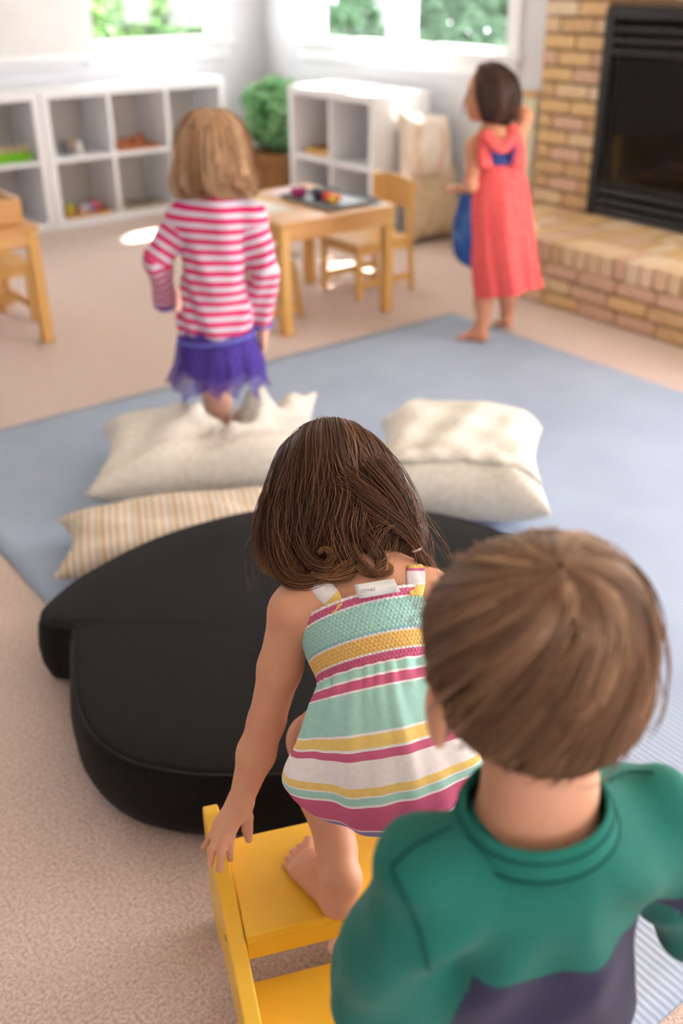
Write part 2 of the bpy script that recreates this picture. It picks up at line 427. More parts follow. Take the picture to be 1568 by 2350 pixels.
plant_out('tall_shrub', 'tall blue green shrub close outside the double window', 'shrub',
          [((7.1, w, z), 0.62, 1.0) for w, z in ((5.0, 0.5), (5.9, 0.7), (6.8, 0.6), (7.7, 0.8), (8.6, .7), (5.4, 1.4), (6.6, 1.5), (7.9, 1.5), (9.3, .9), (8.8, 1.6))], 15000, 0.07, M_LEAF_BLUE,
          [([(7.1, w, -0.3), (7.1, w + .05, 0.9)], [0.05, 0.03]) for w in (5.4, 6.6, 7.9)])
# ================================================================== furniture
M_PINE = mat('lacquered_pine', srgb(222, 170, 108), 0.42, 0.4, srgb(204, 148, 86), 2.2, 5, stretch=(1, 9, 9), coat=0.15)
M_PINE2 = mat('honey_pine', srgb(226, 178, 104), 0.45, 0.4, srgb(208, 156, 84), 2.2, 5, stretch=(9, 9, 1), coat=0.15)
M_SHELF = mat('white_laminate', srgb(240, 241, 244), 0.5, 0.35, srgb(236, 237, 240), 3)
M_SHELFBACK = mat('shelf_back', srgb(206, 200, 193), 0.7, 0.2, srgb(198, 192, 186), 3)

def cube_shelf(label, u0, w0, cols, rows, pitch, depth, along, to=0.045, ti=0.022, H=0.763, group='white cube shelves'):
    """open cube unit; along 'u': front looks to -w; along 'w': front looks to -u"""
    t = thing('cube_shelf', label, 'shelf', group=group)
    inroom(t, u0, w0)
    Wd = cols * pitch + to * 2 - ti
    cell = pitch - ti; rh = (H - 2 * to - (rows - 1) * ti) / rows
    def bx(nm, a0, a1, d0, d1, z0, z1, m=M_SHELF):
        mb = MB()
        if along == 'u': mb.cbox(a0, a1, d0, d1, z0, z1, 0.0015)
        else: mb.cbox(d0, d1, -a1, -a0, z0, z1, 0.0015)
        return mb.build(nm, m, t)
    bx('side_panel', 0, to, 0, depth, 0, H - to); bx('side_panel', Wd - to, Wd, 0, depth, 0, H - to)
    bx('top_panel', 0, Wd, 0, depth, H - to, H); bx('bottom_panel', to, Wd - to, 0, depth, 0.0, to)
    for c in range(1, cols): bx('divider', to + c * pitch - ti, to + c * pitch, 0.002, depth - 0.006, to, H - to)
    for r in range(1, rows):
        for c in range(cols):
            z = to + r * (rh + ti) - ti
            bx('shelf_board', to + c * pitch, to + c * pitch + cell, 0.003, depth - 0.006, z, z + ti)
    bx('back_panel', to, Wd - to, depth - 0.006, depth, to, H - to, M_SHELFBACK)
    return t, (lambda c, r: (to + c * pitch + cell / 2, to + r * (rh + ti)))
SH1, cell1 = cube_shelf('white six cube shelf under the garden window', 2.265, 5.83, 3, 2, 0.380, 0.375, 'u')
SH2, cell2 = cube_shelf('white cube shelf nearest the left edge holding a row of lime green toys', 1.05, 5.83, 3, 2, 0.380, 0.375, 'u')
SH3, cell3 = cube_shelf('white four cube shelf standing alone between the plant and the beige cushions', 3.50, 5.17, 2, 2, 0.365, 0.39, 'w')

def chair(label, u, w, rz, seat_m=None):
    """small chair; local +x is the backrest side, origin at the footprint centre"""
    t = thing('child_chair', label, 'chair', group='small wooden chairs'); inroom(t, u, w, 0, rz)
    hw, hd, sz = 0.135, 0.15, 0.262
    for sy in (-1, 1):
        mb = MB(); mb.cbox(-hd - 0.013, -hd + 0.013, sy * hw - 0.013, sy * hw + 0.013, 0, sz - 0.018, 0.003)
        mb.build('leg', M_PINE2, t)
        mb = MB(); mb.tube([(hd + 0.018, sy * hw, 0), (hd, sy * hw, sz), (hd + 0.012, sy * hw, 0.505)], [0.017, 0.018, 0.016], 4); mb.build('leg', M_PINE2, t, False, 0.002)
        MB().cbox(-hd + 0.013, hd - 0.008, sy * hw - 0.009, sy * hw + 0.009, 0.055, 0.085, 0.002).build('stretcher', M_PINE2, t)
        MB().cbox(-hd + 0.013, hd - 0.015, sy * hw - 0.009, sy * hw + 0.009, sz - 0.055, sz - 0.018, 0.002).build('seat_rail', M_PINE2, t)
    MB().cbox(-hd - 0.009, -hd + 0.009, -hw + 0.013, hw - 0.013, sz - 0.055, sz - 0.018, 0.002).build('seat_rail', M_PINE2, t)
    MB().cbox(-0.008, 0.008, -hw + 0.009, hw - 0.009, 0.058, 0.082, 0.002).build('stretcher', M_PINE2, t)
    s = MB(); s.cbox(-hd - 0.03, hd - 0.006, -hw - 0.022, hw + 0.022, sz - 0.018, sz, 0.006); s.build('seat', seat_m or M_PINE2, t)
    # curved back plank
    mb = MB(); n = 9; vs = []; fs = []
    for i in range(n):
        y = -hw + 0.006 + (2 * hw - 0.012) * i / (n - 1); q = 1 - (2 * i / (n - 1) - 1) ** 2; x = hd + 0.008 + 0.012 * q
        top = 0.503 + 0.012 * q
        vs += [(x - 0.009, y, 0.375), (x + 0.009, y, 0.375), (x + 0.009, y, top), (x - 0.009, y, top)]
    for i in range(n - 1):
        a = 4 * i; b = a + 4
        for k in range(4): fs.append((a + k, a + (k + 1) % 4, b + (k + 1) % 4, b + k))
    fs += [(3, 2, 1, 0), (4 * n - 4, 4 * n - 3, 4 * n - 2, 4 * n - 1)]
    mb.add(vs, fs); mb.build('backrest', M_PINE2, t, False, 0.003)
    return t
def table(label, u0, u1, w0, w1, H):
    t = thing('child_table', label, 'table', group='low wooden tables'); inroom(t, (u0 + u1) / 2, (w0 + w1) / 2)
    a, b = (u1 - u0) / 2, (w1 - w0) / 2; L = 0.022
    for sx in (-1, 1):
        for sy in (-1, 1):
            MB().cbox(sx * a - L, sx * a + L, sy * b - L, sy * b + L, 0, H - 0.018, 0.004).build('leg', M_PINE2, t)
    for s in (-1, 1):
        MB().cbox(-a + L, a - L, s * b - 0.012 + s * .006, s * b + 0.012 + s * .006, H - 0.078, H - 0.018, 0.002).build('apron', M_PINE, t)
        MB().cbox(s * a - 0.012 + s * .006, s * a + 0.012 + s * .006, -b + L, b - L, H - 0.078, H - 0.018, 0.002).build('apron', M_PINE, t)
    MB().cbox(-a - L - .006, a + L + .006, -b - L - .006, b + L + .006, H - 0.018, H, 0.005).build('table_top', M_PINE, t)
    return t
TH_ = 0.465
table('low wooden table with a grey tray and papers beside the striped shirt', 2.229, 2.766, 3.36, 3.95, TH_)
chair('small wooden chair at the end of the table with the grey tray', 2.915, 3.69, 0.0)
table('low wooden table cut off by the picture edge under the shade', 0.82, 1.404, 3.912, 4.45, 0.48)
chair('small wooden chair tucked under the table at the picture edge', 1.34, 4.365, math.radians(90))
# wooden stool at the table's far side, sunlight painted white onto its seat
M_SEAT_SUNLIT = mat('sunlit_seat_white', srgb(246, 244, 240), 0.5, 0.3, srgb(240, 238, 234), 4)
st = thing('stool', 'small wooden stool with sunlight painted white on its seat tucked beneath the table with the grey tray', 'stool'); inroom(st, 2.30, 3.66, 0)
for sx in (-1, 1):
    for sy in (-1, 1):
        mb = MB(); mb.tube([(sx * 0.125, sy * 0.125, 0), (sx * 0.10, sy * 0.10, 0.255)], [0.017, 0.019], 4); mb.build('leg', M_PINE2, st, False, 0.002)
for s in (-1, 1):
    MB().cbox(-0.105, 0.105, s * 0.12 - 0.008, s * 0.12 + 0.008, 0.03, 0.06, 0.002).build('stretcher', M_PINE2, st)
    MB().cbox(s * 0.12 - 0.008, s * 0.12 + 0.008, -0.105, 0.105, 0.03, 0.06, 0.002).build('stretcher', M_PINE2, st)
sm = MB(); sm.cbox(-0.14, 0.14, -0.14, 0.14, 0.255, 0.275, 0.008); sm.build('seat', M_SEAT_SUNLIT, st)

# ------------------------------------------------------------------ things on the table
M_PAPER = mat('paper', srgb(246, 243, 238), 0.8, 0.1, srgb(240, 238, 234), 6)
M_PAPERP = mat('pink_paper', srgb(242, 214, 222), 0.8, 0.1, srgb(246, 232, 236), 6)
def paper(name, label, u, w, z, lu, lw, rz, m):
    mb = MB(); n = 8; vs = []; fs = []
    for i in range(n + 1):
        for j in range(2):
            x = (i / n - .5) * lu; vs.append((x, (j - .5) * lw, 0.0006 + 0.002 * max(0, abs(i / n - .5) * 2 - .6)))
    for i in range(n): fs.append((2 * i, 2 * i + 2, 2 * i + 3, 2 * i + 1))
    mb.add(vs, fs); o = mb.build(name, m, None, True)
    s = o.modifiers.new('thick', 'SOLIDIFY'); s.thickness = 0.0006
    inroom(o, u, w, z, rz); return tag(o, label, 'paper')
paper('paper_sheet', 'white sheet of paper at the corner beside the striped sleeve', 2.325, 3.66, TH_, 0.16, 0.25, 0.1, M_PAPER)
paper('paper_sheet', 'pale pink sheet of paper lying behind the grey tray', 2.62, 3.84, TH_, 0.21, 0.20, 0.2, M_PAPERP)
paper('paper_sheet', 'small white paper scrap at the corner nearest the chair', 2.742, 3.395, TH_, 0.09, 0.07, 0.4, M_PAPER)
M_TRAY = mat('grey_plastic', srgb(120, 128, 132), 0.45, 0.4, srgb(108, 116, 120), 6)
def tray(name, label, u, w, z, lu, lw, rz, h, m, cat='tray'):
    t = thing(name, label, cat); inroom(t, u, w, z, rz)
    MB().cbox(-lu / 2, lu / 2, -lw / 2, lw / 2, 0.0, 0.006, 0.002).build('base', m, t)
    for s in (-1, 1):
        MB().cbox(-lu / 2, lu / 2, s * lw / 2 - 0.004, s * lw / 2 + 0.004, 0.004, h, 0.002).build('rim', m, t)
        MB().cbox(s * lu / 2 - 0.004, s * lu / 2 + 0.004, -lw / 2, lw / 2, 0.004, h, 0.002).build('rim', m, t)
    return t
tray('serving_tray', 'grey plastic tray full of coloured toys on the wooden table', 2.625, 3.585, TH_, 0.27, 0.36, 0.0, 0.018, M_TRAY)
def solid(rgb, rough=0.5): return mat('toy_%d_%d_%d' % rgb, srgb(*rgb), rough, 0.35, srgb(*[max(0, int(c * .92)) for c in rgb]), 12)
def bowl(u, w, z, r, h, rgb, label, cat='bowl', name='toy_bowl'):
    mb = MB(); mb.lathe([(r * .55, 0), (r * .85, h * .35), (r, h), (r * .93, h), (r * .78, h * .38), (r * .4, h * .12)], 22)
    o = mb.build(name, solid(rgb), None, True); inroom(o, u, w, z); return tag(o, label, cat)
def ball(u, w, z, r, rgb, label, cat='ball', name='play_dough_ball'):
    mb = MB(); n = 9; pr = [(r * math.sin(math.pi * i / n) * 1.0 + 1e-4, r - r * math.cos(math.pi * i / n) * 0.92) for i in range(n + 1)]
    mb.lathe(pr, 14)
    mb.v = [(x * (1 + .06 * math.sin(5 * z / r + x * 40)), y * (1 + .05 * math.cos(4 * x / r)), zz) for (x, y, zz) in mb.v for z in (zz,)]
    o = mb.build(name, solid(rgb), None, True); inroom(o, u, w, z); return tag(o, label, cat)
TT = TH_ + 0.0065
bowl(2.545, 3.70, TT, 0.037, 0.038, (168, 40, 110), 'magenta bowl at the left end of the grey tray')
for i, (du, dw, r, rgb, nm) in enumerate(((2.60, 3.645, .024, (46, 74, 62), 'dark green'), (2.625, 3.62, .022, (64, 92, 80), 'sea green'), (2.575, 3.60, .024, (52, 44, 84), 'dark violet'), (2.60, 3.555, .022, (60, 50, 70), 'plum'),
        (2.575, 3.525, .026, (232, 74, 72), 'coral red'), (2.60, 3.50, .022, (240, 120, 60), 'orange'), (2.565, 3.48, .022, (238, 196, 84), 'yellow'))):
    ball(du, dw, TT, r, rgb, '%s play dough lump on the grey tray' % nm, 'play dough', 'play_dough')
# ------------------------------------------------------------------ things in the shelves
def on_shelf(cell, base, along, c, r, da=0.0, dd=0.18):
    a, z = cell(c, r)
    return (base[0] + a + da, base[1] + dd, z) if along == 'u' else (base[0] + dd, base[1] - a - da, z)
B1, B2, B3 = (2.265, 5.83), (1.05, 5.83), (3.50, 5.17)
M_TOYG = solid((124, 200, 30)); M_TOYW = solid((222, 196, 150))
p = on_shelf(cell2, B2, 'u', 2, 1)
for i in range(7):
    t = thing('peg_toy', 'lime green block with wooden peg, %s in the shelf row' % ('leftmost', 'second from the left', 'third from the left', 'middle one', 'third from the right', 'second from the right', 'rightmost')[i], 'toy', group='row of lime green peg toys')
    inroom(t, p[0] - 0.155 + 0.048 * i, p[1] - 0.10, p[2])
    MB().cbox(-0.021, 0.021, -0.03, 0.03, 0, 0.05, 0.004).build('block', M_TOYG, t)
    mb = MB(); mb.lathe([(0.012, 0.048), (0.016, 0.06), (0.015, 0.078), (0.006, 0.088)], 12); mb.build('peg', M_TOYW, t, True)
p = on_shelf(cell1, B1, 'u', 0, 1)
for i, (dx, dy, r, h, rgb, nm) in enumerate(((-0.06, -.05, .022, .075, (96, 100, 108), 'slate grey'), (-0.01, -.02, .022, .085, (200, 168, 140), 'tan'), (0.02, -.06, .02, .07, (236, 234, 230), 'white'), (0.07, -.01, .022, .075, (150, 150, 150), 'light grey'))):
    mb = MB(); mb.lathe([(r * .9, 0), (r, .004), (r, h * .8), (r * .75, h * .9), (r * .75, h), (r * .4, h + .002)], 16)
    o = mb.build('small_jar', solid(rgb), None, True); inroom(o, p[0] + dx, p[1] + dy, p[2]); tag(o, '%s little jar in the upper cube beside the wooden frame toys' % nm, 'jar')
M_TOYBRN = mat('stained_wood', srgb(196, 130, 92), 0.5, 0.3, srgb(176, 110, 74), 4, 4, stretch=(1, 8, 8))
p = on_shelf(cell1, B1, 'u', 1, 1)
tray('wooden_tray', 'reddish wooden tray in the upper middle cube behind the blond hair', p[0], p[1] - .04, p[2], 0.27, 0.24, 0, 0.02, M_TOYBRN)
for i in range(4):
    o = MB().cbox(-0.045, 0.045, -0.03, 0.03, 0, 0.035 + .008 * i, 0.006).build('wooden_block', M_TOYBRN); inroom(o, p[0] - 0.08 + 0.055 * i, p[1] - 0.02 + .04 * (i % 2), p[2] + 0.0065, 0.25 * i)
    o.scale = (0.45, 1, 1); tag(o, 'reddish wooden block, %s of the four in the reddish tray' % ('leftmost and lowest', 'second from the left', 'second from the right', 'rightmost and tallest')[i], 'toy block', 'blocks in the reddish tray')
p = on_shelf(cell1, B1, 'u', 0, 0)
tray('wooden_tray', 'pale wooden tray of bright toys in the lower cube', p[0], p[1] - .05, p[2], 0.28, 0.24, 0, 0.022, M_PINE)
for i, (dx, dy, rgb, nm) in enumerate(((-.10, -.03, (206, 190, 60), 'mustard yellow'), (-.06, .05, (150, 160, 70), 'olive green'), (-.02, -.06, (214, 196, 200), 'pale lilac'), (.03, -.04, (150, 140, 190), 'lavender'), (.08, -.02, (222, 92, 110), 'raspberry red'), (.10, .05, (230, 120, 80), 'orange red'))):
    ball(p[0] + dx, p[1] - .05 + dy, p[2] + 0.0065, 0.03, rgb, '%s toy ball in the pale wooden tray' % nm)
p = on_shelf(cell1, B1, 'u', 1, 0)
tray('basket_tray', 'flat tan tray in the lower cube behind the striped shirt', p[0], p[1] - .05, p[2], 0.27, 0.22, 0, 0.02, mat('tan_cane', srgb(190, 172, 146), 0.8, 0.2, srgb(150, 134, 112), 40))
o = MB().cbox(-.06, .06, -.04, .04, 0, .022, .008).build('pebble_board', solid((128, 120, 108))); inroom(o, p[0] + .02, p[1] - .05, p[2] + .0065); tag(o, 'dark grey flat toy in the tan tray', 'toy')
p = on_shelf(cell3, B3, 'w', 0, 1)
tray('wooden_tray', 'honey coloured wooden tray in the cube shelf near the plant', p[0] - .02, p[1], p[2], 0.22, 0.27, 0, 0.035, M_PINE2)
# small sprig in the lower cube
p = on_shelf(cell3, B3, 'w', 0, 0)
def potted(name, label, u, w, z, pr, ph, pot_m, crown_r, crown_z, n, leaf, leafm, pot_prof=None):
    t = thing(name, label, 'plant'); inroom(t, u, w, z)
    mb = MB(); mb.lathe(pot_prof or [(pr * .75, 0), (pr * .95, ph * .6), (pr, ph), (pr * .9, ph), (pr * .85, ph * .85)], 24); mb.build('pot', pot_m, t, True)
    so = MB(); so.lathe([(pr * .86, ph * .82), (pr * .5, ph * .88), (0.005, ph * .9)], 16); so.build('soil', mat('soil', srgb(70, 52, 40), .95, .1, srgb(50, 38, 30), 30), t)
    f = put('foliage', leaf_cloud([((0, 0, crown_z), crown_r, 1.0), ((crown_r * .3, -crown_r * .3, crown_z * .8), crown_r * .7, .9), ((-crown_r * .4, 0, crown_z * 1.12), crown_r * .6, .9)], n, leaf), leafm, t); f['kind'] = 'stuff'
    for i in range(7):
        a = i * .9; mb = MB(); mb.tube([(0.02 * math.cos(a), .02 * math.sin(a), ph * .85), (.05 * math.cos(a), .05 * math.sin(a), crown_z * .7), (crown_r * .7 * math.cos(a), crown_r * .7 * math.sin(a), crown_z * 1.05)], [.006, .005, .003], 6); mb.build('stem', M_LEAF_MID, t, True)
    return t
potted('potted_sprig', 'small green sprig in a grey pot in the lower cube near the plant', p[0] - .05, p[1] - .05, p[2], .035, .05, solid((170, 170, 168)), .05, .12, 160, .02, M_LEAF_MID)
M_WICK = mat('wicker', srgb(176, 128, 84), 0.75, 0.2, srgb(140, 96, 60), 60, 2, 0.8, 120, stretch=(1, 1, 4))
potted('potted_plant', 'bushy green plant in a wicker planter in the room corner', 3.71, 5.60, 0, .185, .33, M_WICK, .195, .55, 900, .065, leafmat('house_leaf', (178, 216, 164), (112, 172, 116)),
       [(.15, 0), (.175, .05), (.182, .2), (.19, .31), (.195, .33), (.18, .335), (.17, .3)])
# wooden toy standing on the left table
M_GREYF = mat('grey_felt', srgb(196, 172, 160), 0.9, 0.1, srgb(180, 158, 148), 20)
t = tray('toy_box', 'deep wooden toy box with a grey lining on the table at the picture edge', 1.245, 4.085, 0.4805, 0.30, 0.26, 0.0, 0.095, M_PINE)
MB().cbox(-.145, .145, -.125, .125, .006, .072, .004).build('lining', M_GREYF, t)

# ------------------------------------------------------------------ beige cushions by the window wall and the hanging
def pillow_mesh(lx, ly, th, seed, wrinkle=0.004, n=44, corner=0.12, pinch=None):
    """closed pillow, corners drawn out, soft wrinkles; pinch: list of (x, y, radius, depth)"""
    r = np.random.default_rng(seed); vs = []; fs = []
    ph = r.random((6, 3)) * 6.28
    S = np.linspace(-1, 1, n)
    for sgn in (1, -1):
        for j in range(n):
            for i in range(n):
                a, b = S[i], S[j]
                inset = 1 - corner * ((1 - a * a) * b * b * 0 + (1 - abs(b) ** 3) * 0)
                x = lx / 2 * a * (1 - corner * (1 - b * b) * a * a); y = ly / 2 * b * (1 - corner * (1 - a * a) * b * b)
                prof = (max(0.0, 1 - a ** 4) * max(0.0, 1 - b ** 4)) ** 0.55
                wv = sum(math.sin((3 + 2.2 * k) * (a * math.cos(ph[k, 0]) + b * math.sin(ph[k, 0])) + ph[k, 1]) * (0.9 ** k) for k in range(6))
                z = th / 2 * prof + wrinkle * wv * (0.3 + prof) * (0.25 < prof + .3)
                if sgn > 0 and pinch:
                    for (qx, qy, qr, qd) in pinch:
                        d = math.hypot(x - qx, y - qy) / qr; an = math.atan2(y - qy, x - qx)
                        z -= qd * math.exp(-d * d) ; z += 2.2 * wrinkle * math.exp(-((d - 1.3) / 1.0) ** 2) * math.sin(8 * an + 2 * math.sin(3 * an)) + .018 * math.exp(-((d - 1.7) / .6) ** 2)
                if abs(a) == 1 or abs(b) == 1: z = 0.003 * wv * wrinkle / .004 if True else 0
                else: z = z if sgn > 0 else -th / 2 * prof * 0.75
                vs.append((x, y, z))
    N = n * n
    for j in range(n - 1):
        for i in range(n - 1):
            q = j * n + i
            fs.append((q, q + 1, q + n + 1, q + n)); fs.append((N + q, N + q + n, N + q + n + 1, N + q + 1))
    me = bpy.data.meshes.new('pillow')
    # weld the rim
    remap = list(range(2 * N))
    for j in range(n):
        for i in range(n):
            if i in (0, n - 1) or j in (0, n - 1): remap[N + j * n + i] = j * n + i
    fs = [tuple(remap[k] for k in f) for f in fs]
    used = sorted({k for f in fs for k in f}); nw = {k: i for i, k in enumerate(used)}
    me.from_pydata([vs[k] for k in used], [], [tuple(nw[k] for k in f) for f in fs]); me.update()
    return me, [vs[j * n] for j in range(n)], [vs[i] for i in range(n)]
M_TAN = mat('tan_linen', srgb(214, 194, 166), 0.9, 0.1, srgb(196, 172, 142), 22, 4, 0.4, 200)
M_PEACH = mat('peach_print', srgb(240, 228, 216), 0.9, 0.1, srgb(226, 186, 158), 7, 3, 0.3, 150, stretch=(3.2, .6, .6), contrast=(.5, .75))
me, _, _ = pillow_mesh(.38, .40, .2, 3, .003); o = put('floor_cushion', me, M_TAN, None, True)
o.rotation_euler = (math.radians(84), 0, PHI); o.location = room_dir(3.80, 4.25, .197); tag(o, 'tan linen floor cushion standing under the printed pillow by the wall', 'cushion')
me, _, _ = pillow_mesh(.36, .36, .17, 4, .003); o = put('printed_pillow', me, M_PEACH, None, True)
o.rotation_euler = (math.radians(74), math.radians(8), PHI); o.location = room_dir(3.77, 4.27, .50); tag(o, 'cream pillow with peach print resting on the tan cushion', 'pillow')
M_PRINT = mat('botanical_print', srgb(224, 218, 190), 0.85, 0.1, srgb(120, 140, 110), 9, 4, contrast=(.56, .72))
bn = thing('wall_hanging', 'pale green botanical wall hanging on a wooden bar beside the bricks', 'wall hanging'); inroom(bn)
MB().cbox(U_R - .030, U_R - .012, 3.68, 3.96, .775, .80, .004).build('hanging_bar', M_PINE2, bn)
MB().cbox(U_R - .022, U_R - .0195, 3.69, 3.95, .14, .775, .001).build('printed_cloth', M_PRINT, bn)
MB().cbox(U_R - .028, U_R - .013, 3.68, 3.96, .12, .142, .004).build('weight_bar', M_PINE2, bn)
# ================================================================== mat, pillows, cushion, step stool
M_MAT = mat('blue_mat', srgb(172, 185, 207), 0.8, 0.2, srgb(161, 175, 198), 3, 3)
def add_ribs(m, scale, strength, axis='X', dist=0.002):
    nt = m.node_tree; p = nt.nodes['Principled BSDF']
    co = nt.nodes.new('ShaderNodeTexCoord'); w = nt.nodes.new('ShaderNodeTexWave'); w.bands_direction = axis
    w.inputs['Scale'].default_value = scale; w.inputs['Distortion'].default_value = 0.6; w.inputs['Detail'].default_value = 1
    nt.links.new(co.outputs['Object'], w.inputs['Vector'])
    b = nt.nodes.new('ShaderNodeBump'); b.inputs['Strength'].default_value = strength; b.inputs['Distance'].default_value = dist
    nt.links.new(w.outputs['Color'], b.inputs['Height']); nt.links.new(b.outputs['Normal'], p.inputs['Normal'])
add_ribs(M_MAT, 24, 0.5)
MZ = 0.006
mb = MB(); nu, nw = 48, 56; vs = []; fs = []
for j in range(nw + 1):
    for i in range(nu + 1):
        u = 0.63 + (2.97 - 0.63) * i / nu; w = 0.46 + (3.14 - 0.46) * j / nw
        z = MZ + 0.0012 * math.sin(7 * u + 3 * math.sin(2.1 * w)) + 0.003 * math.exp(-((w - 2.3 - .3 * (u - 2.2)) / .05) ** 2) * (1.9 < u < 2.8)
        vs.append((u, w, z if 0 < i < nu and 0 < j < nw else MZ))
for j in range(nw):
    for i in range(nu):
        q = j * (nu + 1) + i; fs.append((q, q + 1, q + nu + 2, q + nu + 1))
mb.add(vs, fs); mo = mb.build('play_mat', M_MAT, None, True); s = mo.modifiers.new('thick', 'SOLIDIFY'); s.thickness = MZ - 0.0005; s.offset = -1
inroom(mo); tag(mo, 'large blue ribbed play mat spread on the beige carpet', 'mat')

# big black foam cushion
M_BLK = mat('black_velour', srgb(10, 10, 11), 0.8, 0.2, srgb(19, 18, 19), 60, 4, 0.25, 220, sheen=0.03, stretch=(1, 3, 1))
CT = 0.158
key = [(90, 1412), (112, 1380), (200, 1312), (350, 1236), (500, 1188), (620, 1166), (800, 1156), (980, 1172), (1140, 1214), (1300, 1290), (1395, 1375), (1400, 1410), (1350, 1440),
       (1345, 1530), (1270, 1630), (1110, 1715), (900, 1762), (700, 1776), (560, 1780), (425, 1776), (287, 1744), (199, 1676), (168, 1590), (163, 1500), (165, 1450), (140, 1438), (104, 1432)]
kp = np.array([at_z(x, y, CT)[:2] for x, y in key])
def catmull(P, n, closed=True):
    out = []; N = len(P)
    for i in range(N if closed else N - 1):
        p0, p1, p2, p3 = (P[(i + k - 1) % N] if closed else P[min(max(i + k - 1, 0), N - 1)] for k in range(4))
        for t in np.linspace(0, 1, n, endpoint=False):
            out.append(0.5 * ((2 * p1) + (-p0 + p2) * t + (2 * p0 - 5 * p1 + 4 * p2 - p3) * t * t + (-p0 + 3 * p1 - 3 * p2 + p3) * t ** 3))
    if not closed: out.append(P[-1])
    return np.array(out)
ol = catmull(kp, 6); cc = np.array([0.02, 1.66])
nrm = np.roll(ol, -1, 0) - np.roll(ol, 1, 0); nrm = np.stack([nrm[:, 1], -nrm[:, 0]], 1); nrm /= np.linalg.norm(nrm, axis=1)[:, None]
if ((ol - cc) * nrm).sum() < 0: nrm = -nrm
vs = []; fs = []; n = len(ol)
rings = [(-0.02, MZ), (0.0, MZ + 0.012), (0.010, 0.05), (0.012, 0.09), (0.006, 0.135), (-0.002, CT - 0.008), (-0.010, CT - 0.001), (-0.02, CT + 0.002)]
for off, z in rings: vs += [(x + off * a, y + off * b, z) for (x, y), (a, b) in zip(ol, nrm)]
base = ol - 0.02 * nrm
for k in (0.85, 0.65, 0.45, 0.25, 0.1):
    q = cc + (base - cc) * k
    vs += [(x, y, CT + 0.004 + 0.012 * (1 - k) + 0.0025 * math.sin(9 * x + 4 * y) * math.sin(7 * y)) for x, y in q]
R_ = len(rings) + 5
for i in range(R_ - 1):
    for k in range(n): fs.append((i * n + k, i * n + (k + 1) % n, (i + 1) * n + (k + 1) % n, (i + 1) * n + k))
fs.append(tuple((R_ - 1) * n + k for k in range(n))); fs.append(tuple(range(n))[::-1])
bc = thing('floor_cushion', 'huge black rounded foam floor cushion under the girl in the striped sundress', 'cushion')
MB().add(vs, fs).build('cover', M_BLK, bc, True)
pm = MB(); pm.tube([(x - 0.004 * a, y - 0.004 * b, CT - 0.0035) for (x, y), (a, b) in zip(ol, nrm)], 0.0032, 6, closed=True)
pm.build('piping', mat('black_piping', srgb(20, 20, 22), .7, .3, srgb(16, 16, 17), 40), bc, True)

# linen pillows
M_LINEN = mat('natural_linen', srgb(231, 226, 217), 0.9, 0.1, srgb(214, 207, 196), 60, 4, 0.35, 320)
def pillow(name, label, c, lx, ly, th, rz, seed, m, pinch=None, wr=0.006, ears=None, n=70, rx=0, ry=0, par=None):
    me, e1, e2 = pillow_mesh(lx, ly, th, seed, wr, n, 0.14, pinch)
    if ears:
        for v in me.vertices:
            for (sx, sy, lift) in ears:
                d = max(0, (v.co.x * sx / (lx / 2) - .6) / .4) * max(0, (v.co.y * sy / (ly / 2) - .45) / .55); v.co.z += lift * min(1, d) ** .8
    o = put(name, me, m, par, True); o.location = c; o.rotation_euler = (rx, ry, rz); return tag(o, label, 'pillow') if par is None else o
P1 = np.array([-0.385, 2.665]); P1R = math.radians(6)
foot_w = at_z(515, 1015, 0.07)
dv = foot_w[:2] - P1; fx, fy = dv[0] * math.cos(P1R) + dv[1] * math.sin(P1R), -dv[0] * math.sin(P1R) + dv[1] * math.cos(P1R)
pillow('linen_pillow', 'cream linen pillow dented by the bare foot of the girl in pink stripes', (P1[0], P1[1], 0.094), 0.68, 0.46, 0.225, P1R, 5, M_LINEN,
       [(fx, fy - .01, 0.075, 0.10), (fx + .03, fy - .12, 0.05, 0.045), (fx + .13, fy + .03, .05, .04)], 0.007, [(1, 1, .10), (1, -1, .0)])
p2 = thing('linen_pillow', 'cream linen pillow with an envelope flap behind the long brown hair', 'pillow', (0.335, 2.56, 0.106), math.radians(-8))
pillow('cover', '', (0, 0, 0), 0.50, 0.56, 0.25, 0, 8, M_LINEN, None, 0.004, None, par=p2)
fl_ = MB(); N_ = 40; vs = []; fs = []
def p2z(a_, b_): return .125 * (max(0.0, 1 - a_ ** 4) * max(0.0, 1 - b_ ** 4)) ** .55
for i in range(N_ + 1):
    a = (i / N_ * 2 - 1) * .93
    for b_, dz in ((-.56, -.004), (-.62, .006), (-.70, .010), (-.775, .013), (-.79, .006), (-.76, -.006)):
        b2 = b_ + .02 * math.sin(5 * a + 1) + .05 * a * a
        x = .25 * a * (1 - .14 * (1 - b2 * b2) * a * a); y = .28 * b2 * (1 - .14 * (1 - a * a) * b2 * b2)
        vs.append((x, y, p2z(a, b2) + dz + .003 * math.sin(19 * a)))
for i in range(N_):
    for j in range(6): fs.append((i * 6 + j, (i + 1) * 6 + j, (i + 1) * 6 + (j + 1) % 6, i * 6 + (j + 1) % 6))
fl_.add(vs, fs).build('flap', M_LINEN, p2, True)
